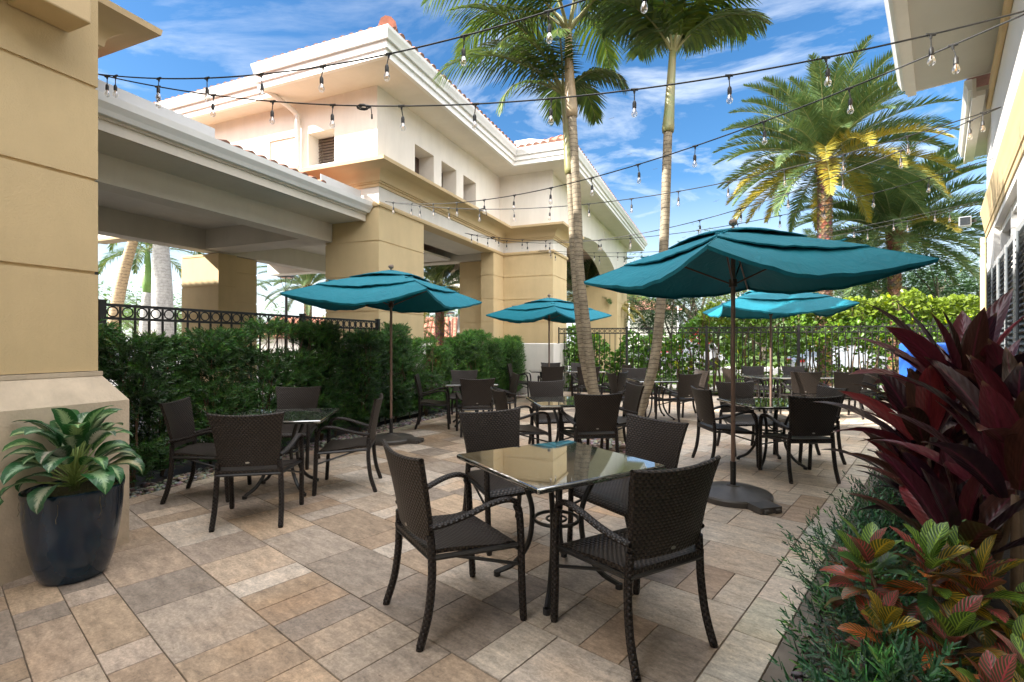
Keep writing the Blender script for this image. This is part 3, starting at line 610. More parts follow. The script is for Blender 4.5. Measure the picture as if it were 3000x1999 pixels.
mb = MB(); mb.prism(CORN, lp); mb.build('cornice', M['stucco_y2'], main, smooth='auto')
mb = MB(); mb.prism(BAND, lp); mb.build('band', M['stucco_w'], main)
mb = MB(); mb.prism(TRIM, lp); mb.build('trim', M['stucco_y2'], main)
# upper walls
mb = MB()
wins = [(1.29, 2.06, 4.9, 5.71), (2.40, 3.12, 4.9, 5.72), (3.48, 4.19, 4.9, 5.72)]
wallface(mb, lambda u, z, d: (-.05 - d, u, z), .02, 5.75, 4.82, 6.37, wins, .42)
wallface(mb, lambda u, z, d: (u, .02 + d, z), -9, -.05, 4.82, 6.37, [(-1.76, -1.08, 5.04, 5.70)], .42)
mb.poly([(-.05, 5.75, 4.82), (1.60, 5.75, 4.82), (1.60, 5.75, 6.37), (-.05, 5.75, 6.37)])
# wing wall with the big arch
ac, aw, az0, ah = 11.6, 4.3, 4.15, 1.22
def az_(s): q = 1 - ((s - ac) / aw) ** 2; return az0 + ah * sqrt(max(0, q))
ss = [5.75, 7.30] + [ac - aw * cos(pi * k / 28) for k in range(29)] + [18.6]
def low(s): return 4.82 if s < 7.29 else (az_(s) if s < 15.89 else 4.29)
for i in range(len(ss) - 1):
    a, b = ss[i], ss[i + 1]
    la, lb = (4.82, 4.82) if i == 0 else ((low(a), low(b)) if i < len(ss) - 2 else (4.29, 4.29))
    mb.poly([(1.5, a, la), (1.5, b, lb), (1.5, b, 6.37), (1.5, a, 6.37)])
    if 0 < i < len(ss) - 2:
        mb.poly([(1.5, a, la), (1.5, b, lb), (.75, b, lb), (.75, a, la)]); mb.poly([(.75, a, la), (.75, b, lb), (.75, b, 5.7), (.75, a, 5.7)])
mb.poly([(1.5, 18.6, 4.29), (-9, 18.6, 4.29), (-9, 18.6, 6.37), (1.5, 18.6, 6.37)])
mb.build('wall', M['stucco_w'], main, fix=False)
mb = MB(); mb.box(1.5, 1.53, 13.0, 13.35, 5.80, 6.12); mb.build('vent', M['soffit'], main)
for o in wins: 
    mb = MB(); mb.box(-.465, -.44, o[0] + .01, o[1] - .01, 4.86, o[3] - .02); mb.build('window', M['darkbrown'], main)
mb = MB()
for k in range(11): mb.hull8([(-1.75, .30, 5.05 + .06 * k), (-1.09, .30, 5.05 + .06 * k), (-1.75, .36, 5.09 + .06 * k), (-1.09, .36, 5.09 + .06 * k), (-1.75, .30, 5.063 + .06 * k), (-1.09, .30, 5.063 + .06 * k), (-1.75, .36, 5.103 + .06 * k), (-1.09, .36, 5.103 + .06 * k)])
mb.build('louvered_window', M['darkbrown'], main)
mb = MB(); mb.box(-2.80, -2.79, -.01, .02, 5.10, 5.70); mb.box(-2.79, -2.10, -.012, .018, 5.69, 5.70); mb.build('wall_panel', M['stucco_w'], main)
# eaves
eave([((-2.25, .02), (0, -1)), ((-.05, .02), (1, -1)), ((-.05, 5.75), (1, -1)), ((1.5, 5.75), (1, -1)), ((1.5, 18.6), (1, 1)), ((-9, 18.6), (0, 1))], main)
eave([((-9, .33), (0, -1)), ((-2.25, .33), (0, -1))], main)
mb = MB(); hip(mb, -10, .83, -.49, 19.5, 6.71, SL); mb.poly([(-2.25, -.83, 6.712), (.83, -.83, 6.712), (-.6, .6, 6.712 + 1.43 * math.tan(SL)), (-2.25, .6, 6.712 + 1.43 * math.tan(SL))], None, (.75, .7, .7)); hip(mb, -8.6, 2.38, 4.87, 19.4, 6.705, SL); 
tiles_along(mb, (-9.6, -.52, 6.72), (-2.3, -.52, 6.72), (0, 1, 0), 36, 1.3, SL); tiles_along(mb, (-2.2, -.84, 6.71), (.78, -.84, 6.71), (0, 1, 0), 15, 1.0, SL, taper=1)
tiles_along(mb, (.86, -.8, 6.71), (.86, 5.0, 6.71), (-1, 0, 0), 28, .9, SL, taper=-1); tiles_along(mb, (.9, 4.84, 6.73), (2.36, 4.84, 6.73), (0, 1, 0), 7, .9, SL, taper=1)
tiles_along(mb, (2.40, 4.9, 6.71), (2.40, 19.2, 6.71), (-1, 0, 0), 66, .8, SL, taper=-1)
for x, y, in ((.80, -.80), (2.36, 4.88)):
    h_ = math.tan(SL)
    for k in range(9): mb.tube([(x - .35 * k, y + .35 * k, 6.80 + .35 * k * h_), (x - .35 * (k + 1) - .03, y + .35 * (k + 1) + .03, 6.80 + .35 * (k + 1) * h_)], [.15, .12], 10, c=(1.1, .85, .8))
mb.build('roof', M['terra'], main, fix=False)
mb = MB(); mb.tube(cr([(-2.30, -.76, 6.58), (-2.28, -.70, 6.45), (-2.12, -.42, 6.30), (-1.98, -.10, 6.12), (-1.96, -.06, 5.95), (-1.96, -.05, 5.2), (-1.97, -.07, 5.02), (-2.1, -.2, 4.95)], 5), .05, 8)
mb.build('downspout', M['gutter'], main, smooth=True)
mb = MB(); mb.poly([(2.0, 4.95, 6.80), (.75, 4.95, 6.80), (.75, 4.95, 7.0), (1.2, 4.95, 7.0)][:4]); mb.build('flashing', M['flash'], main, fix=False)
# porch ceiling and inner beams
mb = MB(); mb.box(-8.9, -.3, .3, 6.0, 4.30, 4.40); mb.box(-8.9, .75, 6.0, 18.3, 5.65, 5.75); mb.build('porch_ceiling', mat('porch_ceiling_paint', (.46, .33, .26), .8), main)
mb = MB(); mb.box(-8.9, -.32, 5.35, 5.75, 3.88, 4.30); mb.box(-1.2, -.32, 1.56, 5.35, 4.06, 4.30); mb.build('beam', M['beam'], main)
mb = MB()
for k in range(16):
    a0, a1 = -10.2 + 3.6 * -cos(pi * k / 16), -10.2 + 3.6 * -cos(pi * (k + 1) / 16); z0, z1 = 4.4 + 1.8 * sin(pi * k / 16), 4.4 + 1.8 * sin(pi * (k + 1) / 16)
    mb.hull8([(a0, 18.0, z0), (a1, 18.0, z1), (a0, 18.5, z0), (a1, 18.5, z1), (a0, 18.0, 6.4), (a1, 18.0, 6.4), (a0, 18.5, 6.4), (a1, 18.5, 6.4)])
mb.box(-6.6, -.3, 18.0, 18.5, 4.9, 6.4); mb.box(-6.6, -5.6, 18.0, 18.5, 0, 4.9); mb.build('arch_wall', M['stucco_w'], main)
# ---- covered walkway -------------------------------------------------
walk = empty('covered_walkway', BW(-2.7, -2.35), -YB, 'beige beamed walkway roof with white gutter joining the two yellow pavilions', 'walkway roof')
def wk(mb): 
    mb.v = [(x + 2.7, y + 2.35, z) for x, y, z in mb.v]; return mb
mb = MB(); mb.box(-.34, -.29, -4.68, -.02, 3.78, 3.90); mb.box(-.34, -.26, -4.68, -.02, 3.90, 4.00); wk(mb).build('fascia', M['beam'], walk)
mb = MB(); mb.prism([(-.26, 3.93), (-.20, 3.93), (-.17, 3.98), (-.12, 4.04), (-.11, 4.12), (-.26, 4.12)], [((0, -4.68), (1, 0)), ((0, -.02), (1, 0))]); wk(mb).build('gutter', M['gutter'], walk)
mb = MB(); mb.box(-1.10, -.34, -6.5, -.02, 3.80, 3.86); mb.box(-4.35, -1.46, -6.5, -.30, 3.92, 3.98); mb.box(-4.35, -1.46, .35, 5.3, 3.92, 3.98); mb.box(-5.4, -4.71, -6.5, 5.3, 3.84, 3.90); wk(mb).build('ceiling', M['soffit'], walk)
mb = MB(); mb.box(-1.45, -1.10, -6.5, -.02, 3.44, 3.98); wk(mb).build('beam', M['beam'], walk)
mb = MB(); mb.box(-4.70, -4.35, -6.5, 5.3, 3.47, 3.98); wk(mb).build('beam', M['beam'], walk)
mb = MB(); mb.box(-4.35, -1.30, -.29, .34, 3.50, 3.97); wk(mb).build('beam', M['beam'], walk)
mb = MB(); g = (.8, .75, .75)
mb.poly([(-.27, -4.7, 4.10), (-.27, -.02, 4.10), (-2.9, -.02, 4.95), (-2.9, -4.7, 4.95)], None, g); mb.poly([(-2.9, -6.5, 4.95), (-2.9, 5.3, 4.95), (-5.6, 5.3, 4.0), (-5.6, -6.5, 4.0)], None, g)
tiles_along(mb, (-.33, -3.04, 4.14), (-.33, -1.0, 4.14), (-1, 0, 0), 10, 2.6, R(18), .09)
wk(mb).build('roof', M['terra'], walk, fix=False)
for a, b in ((-4.62, -3.04), (-1.08, -.03)):
    mb = MB(); mb.hull8([(-.40, a, 4.11), (-.39, a, 4.11), (-.40, b, 4.11), (-.39, b, 4.11), (-.40, a, 4.37), (-.39, a, 4.37), (-.40, b, 4.37), (-.39, b, 4.37)]); wk(mb).build('flashing', M['flash'], walk)
mb = MB(); seg_pier(mb, -5.55, -4.33, .0, .45, -.1, 3.46, J); seg_pier(mb, -5.40, -4.45, .46, 1.1, -.1, 3.46, [3.1, 2.4]); wk(mb).build('column', M['stucco_y'], walk)
# ---- near pavilion (mirror) ------------------------------------------
near = empty('near_pavilion', BW(0, -4.7), -YB, 'yellow pier and cornice of the near pavilion beside the potted plant', 'building')
def nr(mb): mb.v = [(x, y + 4.7, z) for x, y, z in mb.v]; return mb
JN = [4.0, 3.27, 2.61, 1.95]
mb = MB(); seg_pier(mb, -.2, 1.85, -14, -5.62, 1.255, 4.05, JN); seg_pier(mb, -1.3, -.005, -6.2, -4.72, 1.255, 4.05, JN); nr(mb).build('pier', M['stucco_y'], near)
mb = MB(); mb.prism([(-.3, -.1), (.13, -.1), (.13, 1.04), (.015, 1.22), (-.3, 1.22)], [((-.2, -5.62), (0, 1)), ((1.85, -5.62), (1, 1)), ((1.85, -14), (1, 0))]); mb.prism([(-.3, 1.22), (.02, 1.22), (.02, 1.25), (-.3, 1.25)], [((-.2, -5.62), (0, 1)), ((1.85, -5.62), (1, 1)), ((1.85, -14), (1, 0))])
o = nr(mb).build('pier_base', M['stone'], near)
np_ = [((-20, -4.72), (0, 1)), ((0, -4.72), (1, 1)), ((0, -5.62), (1, 1)), ((1.85, -5.62), (1, 1)), ((1.85, -14), (1, 0))]
for pr, nm, mt in ((CORN, 'cornice', 'stucco_y2'), (BAND, 'band', 'stucco_w'), (TRIM, 'trim', 'stucco_y2')):
    mb = MB(); mb.prism(pr, np_); nr(mb).build(nm, M[mt], near, smooth='auto' if nm == 'cornice' else False)
mb = MB(); mb.box(-20, -.05, -14, -4.76, 4.82, 6.37); mb.box(-.049, 1.80, -14, -5.66, 4.82, 6.37); mb.box(-20, -1.31, -14, -6.0, -.1, 4.82); nr(mb).build('wall', M['stucco_w'], near)
pth = [((-20, -4.76 + 4.7), (0, 1)), ((-.05, -.06), (1, 1)), ((-.05, -.96), (1, 1)), ((1.80, -.96), (1, 1)), ((1.80, -9.3), (1, 0))]
eave(pth, near)
mb = MB(); hip(mb, -21, .78, -17, -3.92, 6.71, SL); hip(mb, -9.5, 2.65, -17.5, -4.82, 6.70, SL); tiles_along(mb, (-20.5, -3.90, 6.73), (.7, -3.90, 6.73), (0, -1, 0), 106, .7, SL); nr(mb).build('roof', M['terra'], near, fix=False)
mb = MB(); mb.box(1.86, 2.12, -6.12, -5.80, 3.56, 4.04); nr(mb); bevel(mb.build('bracket', M['stucco_y2'], near), .01)
mb = MB(); mb.box(1.86, 2.06, -9.2, -6.13, 3.62, 4.04); nr(mb).build('bracket_soffit', M['soffit'], near)
# ---- right building -------------------------------------------------
rb = empty('right_building', (0, 0, 0), -YT, 'white building with yellow mouldings and grey louvered shutters along the planting bed', 'building')
def wmk(w): return lambda u, z, d: (w + d, u, z)
mb = MB(); wallface(mb, wmk(.72), 3.3, 14.1, -.1, 3.62, [(4.3, 7.85, .85, 3.50), (8.75, 12.3, .85, 3.50)], .22)
mb.poly([(.72, 3.3, -.1), (5, 3.3, -.1), (5, 3.3, 5.84), (.66, 3.3, 5.84), (.66, 3.3, 4.165), (.72, 3.3, 4.165)]); mb.poly([(5, 3.3, -.1), (5, 14.1, -.1), (5, 14.1, 5.84), (5, 3.3, 5.84)]); mb.poly([(2.6, -6, -.1), (2.6, 3.3, -.1), (2.6, 3.3, 5.84), (2.6, -6, 5.84)]); mb.poly([(-.4, -6, -.1), (2.6, -6, -.1), (2.6, -6, 5.84), (-.4, -6, 5.84)]); mb.poly([(.72, 14.1, -.1), (5, 14.1, -.1), (5, 14.1, 5.6), (.72, 14.1, 5.6)])  # porch walls beside and behind the viewer are added, unseen, to block sky light
wallface(mb, wmk(.72), 11.9, 14.1, 3.6, 5.62, [], 0); wallface(mb, wmk(.66), 3.3, 11.9, 4.165, 5.84, [], 0); mb.poly([(.66, 11.9, 4.165), (.75, 11.9, 4.165), (.75, 11.9, 5.84), (.66, 11.9, 5.84)]); mb.poly([(.66, 3.3, 4.165), (.9, 3.3, 4.165), (.9, 11.9, 4.165), (.66, 11.9, 4.165)])
mb.build('wall', mat('bright_white_stucco', (.80, .77, .72), .85, noise_s=1.5, noise_a=.05, bump=.25, bump_s=120, bdist=.004), rb, fix=False)
mb = MB(); MP = [(.0, 3.60), (-.02, 3.60), (-.02, 3.70), (-.035, 3.71), (-.035, 3.76), (-.045, 3.78), (-.045, 3.82), (-.055, 3.86), (-.065, 3.94), (-.08, 4.03), (-.10, 4.10), (-.10, 4.16), (.0, 4.17)]
mb.prism([(a, z) for a, z in MP], [((.72, 3.25), (1, 0)), ((.72, 14.15), (1, 0))]); mb.build('moulding', M['stucco_y2'], rb, smooth='auto')
mb = MB(); mb.box(.60, .657, 3.26, 11.95, 5.50, 5.72); bevel(mb.build('frieze', M['stucco_y2'], rb), .015)
mb = MB(); mb.box(-.42, 5, -6, 11.2, 5.84, 5.90); mb.box(.45, .9, 11.25, 15.2, 5.60, 5.66); mb.build('soffit', mat('cream_soffit', (.50, .47, .40), .75, noise_s=1.5, noise_a=.08), rb)  # eave carried back over the viewer, out of view, to shade the foreground
mb = MB(); mb.box(-.44, -.32, -6.04, 11.24, 5.78, 5.838); mb.box(-.421, 5, -6.06, -6.01, 5.841, 6.04); mb.box(-.47, -.422, -6.10, 11.28, 5.841, 6.04); mb.box(-.42, .9, 11.21, 11.25, 5.842, 6.04); mb.box(.44, .56, 11.26, 15.24, 5.52, 5.599); mb.box(.40, .448, 11.26, 15.28, 5.50, 5.82); mb.build('fascia', M['soffit'], rb)
mb = MB(); mb.prism([(-.475, 5.92), (-.52, 5.92), (-.55, 6.0), (-.58, 6.06), (-.58, 6.10), (-.475, 6.10)], [((0, -6.1), (1, 0)), ((0, 11.28), (1, 0))]); mb.prism([(.398, 5.66), (.35, 5.66), (.33, 5.74), (.30, 5.80), (.30, 5.84), (.398, 5.84)], [((0, 11.3), (1, 0)), ((0, 15.25), (1, 0))]); mb.build('gutter', M['gutter'], rb)
mb = MB(); mb.poly([(-.52, -6.1, 6.11), (-.52, 11.3, 6.11), (5, 11.3, 7.9), (5, -6.1, 7.9)], None, g); mb.poly([(.32, 11.3, 5.85), (.32, 15.3, 5.85), (4, 15.3, 7.2), (4, 11.3, 7.2)], None, g); mb.build('roof', M['terra'], rb, fix=False)
mb = MB(); mb.tube([(.66, 14.02, -.1), (.66, 14.02, 3.6)], .045, 8); mb.build('downspout', M['stucco_y2'], rb, smooth=True)
for nm, a, b in (('window', 4.3, 7.85), ('window', 8.75, 12.3)):
    mb = MB(); mb.box(.90, .935, a + .1, b - .1, .9, 3.42); o = mb.build(nm, M['pane'], rb)
    mb = MB()
    for x in (a + .01, (a + b) / 2 - .05, b - .13): mb.box(.80, .90, x, x + .11, .87, 3.49)
    mb.box(.81, .89, a + .05, b - .05, 3.38, 3.485); mb.box(.81, .89, a + .05, b - .05, 2.72, 2.80); mb.build('window_frame', M['trim'], o)
for a, b in ((7.90, 9.98), (10.10, 12.20), (5.7, 7.80), (3.55, 5.6)):
    mb = MB(); w0, w1 = .62, .68
    for x in (a, (a + b) / 2 - .03, b - .07): mb.box(w0, w1, x, x + .07, .80, 2.70)
    mb.box(w0 + .003, w1 - .003, a + .07, b - .07, 2.62, 2.69); mb.box(w0 + .003, w1 - .003, a + .07, b - .07, .81, .88); sh = mb.build('shutter', M['shutter'], rb)
    mb = MB()
    for k in range(26):
        z = .90 + .067 * k
        for p, q in ((a + .07, (a + b) / 2 - .03), ((a + b) / 2 + .04, b - .07)):
            mb.hull8([(w0 - .005, p, z), (w0 + .004, p, z - .008), (w0 - .005, q, z), (w0 + .004, q, z - .008), (w1 - .004, p, z + .058), (w1 + .006, p, z + .05), (w1 - .004, q, z + .058), (w1 + .006, q, z + .05)])
    for x in (a + (b - a) * .25, a + (b - a) * .75): mb.tube([(w0 - .02, x, .9), (w0 - .02, x, 2.6)], .012, 6)
    mb.build('louvers', M['shutdark'] if a in (7.90, 10.10) else M['shutdark'], sh)
# ================================================================== chairs
def make_chair():
    r = empty('armchair', cat='chair')
    mb = MB()   # seat: saddled woven panel with front waterfall
    def st(u, v, dz):
        y = -.235 + .505 * v; hw = .235 + .045 * v
        z = .435 + .018 * cos((v - .1) * pi * 1.25) * (1 if v < .85 else .6) - .02 * (1 - (2 * u - 1) ** 2) * sin(pi * min(v * 1.1, 1)) - (.035 * max(0, (v - .88) / .12) ** 2)
        return (-hw + 2 * hw * u, y, z + dz)
    mb.grid(lambda u, v: st(u, v, 0), 10, 14, .50, .50); mb.grid(lambda u, v: st(u, v, -.022), 10, 14, .50, .50)
    for e in (0, 1): mb.grid(lambda u, v: st(e, v, -.022 * u), 1, 14, .02, .5)
    for e in (0, 1): mb.grid(lambda u, v: st(v, e, -.022 * u), 1, 10, .02, .5)
    mb.build('seat', M['weave'], r, smooth='auto')
    mb = MB()
    def bk(u, v, d):
        x = (2 * u - 1); hw = .222 + .035 * v + .022 * v ** 3
        topz = .905 - .018 * (1 - x * x); z = .485 + (topz - .485) * v
        y = -.205 - .055 * v - .025 * v * v - .030 * (1 - x * x) - d
        return (x * hw, y, z + (0.006 if False else 0))
    mb.grid(lambda u, v: bk(u, v, -.013), 12, 12, .52, .42); mb.grid(lambda u, v: bk(u, v, .013), 12, 12, .52, .42)
    for e in (0, 1): mb.grid(lambda u, v: bk(e, v, -.013 + .026 * u), 2, 12, .03, .42)
    for e in (0, 1):
        def ed(u, v, e=e):
            p = V(bk(v, e, -.013 + .026 * u)); p.z += (.008 if e else -.005) * sin(pi * u); return p
        mb.grid(ed, 3, 12, .03, .52)
    mb.build('backrest', M['weave'], r, smooth='auto')
    mb = MB(); c = V((0, -.252, .515))
    vs = [mb.vert((c.x + .016 * cos(a * pi / 6), c.y - .006, c.z + .008 * sin(a * pi / 6))) for a in range(12)]; mb.face(vs[::-1])
    mb.build('badge', mat('pewter_badge', (.45, .42, .38), .35, metal=.8), r) if 'badge' not in M else None
    for sx in (-1, 1):
        mb = MB(); mb.tube(cr([(sx * .222, -.215, .52), (sx * .232, -.212, .42), (sx * .238, -.215, .30), (sx * .243, -.235, .15), (sx * .248, -.272, .03), (sx * .249, -.28, .012)], 5), .0205, 8)
        mb.tube([(sx * .249, -.28, .013), (sx * .249, -.281, 0)], .0185, 8, vlen=5); mb.build('leg', M['wrap'], r, smooth='auto')
        mb = MB(); mb.tube(cr([(sx * .288, .235, .612), (sx * .292, .252, .56), (sx * .293, .262, .40), (sx * .290, .268, .22), (sx * .288, .278, .05), (sx * .288, .28, .012)], 5), .0205, 8)
        mb.tube([(sx * .288, .28, .013), (sx * .288, .281, 0)], .0185, 8, vlen=5); mb.build('leg', M['wrap'], r, smooth='auto')
        mb = MB(); mb.tube(cr([(sx * .225, -.222, .560), (sx * .245, -.16, .568), (sx * .270, -.05, .598), (sx * .286, .08, .638), (sx * .291, .17, .648), (sx * .291, .225, .632), (sx * .290, .245, .60)], 5), .024, 10, flat=.62); mb.build('arm', M['wrap'], r, smooth='auto')
    mb = MB()
    for sx in (-1, 1): mb.tube([(sx * .236, -.22, .415), (sx * .288, .255, .400)], .014, 6)
    mb.tube([(-.236, -.22, .415), (.236, -.22, .415)], .014, 6); mb.tube([(-.288, .245, .385), (.288, .245, .385)], .012, 6)
    for sx in (-1, 1): mb.tube([(sx * .240, -.1, .405), (sx * .287, .25, .30)], .009, 6)
    mb.build('seat_frame', M['black'], r, smooth='auto'); return r
chair0 = make_chair(); used = [0]
def chair(x, y, face_deg, label, group='woven armchairs around the tables'):
    rz = R(face_deg - 90)
    if not used[0]: c = chair0; c.location = (x, y, 0); c.rotation_euler = (0, 0, rz); c['label'] = label; c['group'] = group; used[0] = 1; return c
    return dup(chair0, (x, y, 0), rz, label, group=group)
def make_table():
    r = empty('dining_table', cat='table')
    mb = MB(); mb.box(-.455, .455, -.455, .455, .714, .745); bevel(mb.build('tabletop', M['granite'], r), .012, 4)
    mb = MB(); mb.box(-.20, .20, -.20, .20, .700, .7135); mb.build('top_plate', M['black'], r)
    for k in range(4):
        a = pi / 4 + k * pi / 2; d = V((cos(a), sin(a), 0)); mb = MB()
        mb.tube(cr([d * .25 + V((0, 0, .70)), d * .235 + V((0, 0, .66)), d * .165 + V((0, 0, .50)), d * .150 + V((0, 0, .38)), d * .175 + V((0, 0, .22)), d * .26 + V((0, 0, .09)), d * .37 + V((0, 0, .025))], 5), .0165, 8)
        mb.tube([d * .372 + V((0, 0, .03)), d * .372], .022, 10); mb.build('leg', M['black'], r, smooth='auto')
    for nm, rr, z in (('ring', .135, .385), ('ring', .06, .385)):
        mb = MB(); mb.tube([(rr * cos(t * pi / 12), rr * sin(t * pi / 12), z) for t in range(25)], .011 if rr > .1 else .007, 6, cap=False); mb.build(nm, M['black'], r, smooth='auto')
    return r
table0 = make_table(); tused = [0]
def table(x, y, yaw, label):
    if not tused[0]: table0.location = (x, y, 0); table0.rotation_euler = (0, 0, R(yaw)); table0['label'] = label; table0['group'] = 'granite topped dining tables'; tused[0] = 1; return table0
    return dup(table0, (x, y, 0), R(yaw), label, group='granite topped dining tables')
table(.27, 3.05, 32, 'closest granite table, reflecting the yellow pier and teal umbrella')
chair(-.33, 2.73, 32, 'woven chair at the left of the closest table, back to the potted plant side')
chair(.61, 2.52, 120, 'largest chair, nearest the camera, back turned, right of the closest table')
chair(-.04, 3.82, -61, 'woven chair behind the closest table at its left, its back facing the left umbrella')
chair(.80, 3.48, 212, 'woven chair behind the closest table at its right, in front of the leaning palm')
table(-2.27, 4.97, 9, 'dark speckled table by the hedge next to the potted plant')
chair(-2.92, 4.82, 10, 'chair nearest the pier, against the hedge, at the table by the potted plant')
chair(-2.12, 4.18, 101, 'chair seen from behind in front of the table by the potted plant')
chair(-1.65, 5.10, 189, 'chair seen side on between the hedge table and the left umbrella pole')
chair(-2.66, 6.02, -86, 'chair against the hedge behind the table by the potted plant')
table(-.76, 8.98, 10, 'table beside the hedge, beyond the left umbrella')
chair(-1.37, 8.72, 5, 'chair turned right at the hedge end of the table beyond the left umbrella')
chair(-.58, 8.05, 99, 'chair seen from behind at the table beyond the left umbrella')
chair(-.96, 9.93, -88, 'chair facing us against the hedge at the table beyond the left umbrella')
chair(-.20, 8.95, 192, 'chair turned left, its back to the palms, at the table beyond the left umbrella')
table(.70, 6.20, 9, 'middle table just behind the closest one, under the tall palm')
chair(.10, 6.03, 18, 'chair side on at the left of the middle table')
chair(.90, 5.74, 98, 'black chair seen from behind in front of the tall palm trunk')
chair(.56, 7.02, -76, 'chair facing us behind the middle table, below the small umbrella pole')
chair(1.35, 6.60, 188, 'chair over the white gravel between the two palm trunks')
table(.92, 12.95, 2, 'far table in front of the white pier base, left one of the joined pair')
table(1.86, 12.90, 2, 'far table by the fence behind the tall palm, right one of the joined pair')
chair(.20, 13.3, -10, 'far chair turned right at the joined tables by the white pier base')
chair(.95, 12.12, 92, 'far chair seen from behind in front of the small umbrella pole')
chair(1.08, 13.85, -92, 'far chair facing us beside the white pier base')
chair(1.78, 12.0, 92, 'far chair seen from behind, half hidden by the tall palm trunk')
chair(1.92, 13.85, -92, 'far chair facing us against the fence behind the tall palm')
chair(1.88, 9.72, 150, 'chair turned away to the left between the two palm trunks')
chair(2.62, 12.6, 190, 'far chair at the right end of the joined tables by the fence')
table(2.78, 9.72, 3, 'sunlit edged table behind the leaning palm trunk')
chair(2.70, 10.78, -88, 'chair facing us directly behind the leaning palm trunk')
chair(3.06, 9.22, 117, 'light brown chair seen from behind at the table behind the leaning palm')
chair(3.56, 10.1, 188, 'chair at the right of the table behind the leaning palm')
chair(2.12, 9.35, 5, 'chair hidden behind the leaning palm at the left of its table')
table(3.10, 6.02, 2, 'table under the large umbrella with glassy reflections')
chair(2.58, 6.12, 2, 'black chair side on left of the large umbrella pole')
chair(3.13, 5.47, 91, 'black chair with its back square to us at the table under the large umbrella')
chair(3.16, 6.82, -88, 'chair facing us behind the large umbrella pole')
chair(3.70, 6.25, 180, 'black chair turned left beside the maroon plants')
table(5.55, 10.72, 2, 'long far table at its left half beside the fourth umbrella pole')
table(6.49, 10.74, 2, 'long far table at its right half near the back fence')
chair(4.98, 10.95, 0, 'far chair turned right at the left end of the long table')
chair(5.78, 11.75, -88, 'far chair facing us against the fence left of the fourth umbrella pole')
chair(6.70, 11.68, -90, 'far chair facing us against the fence right of the fourth umbrella pole')
chair(5.70, 9.90, 78, 'sunlit tan chair seen from behind with a shadow across its back')
chair(6.46, 9.85, 84, 'sunlit tan chair seen from behind nearest the maroon plants')
chair(7.42, 10.75, 180, 'far chair at the right end of the long table')
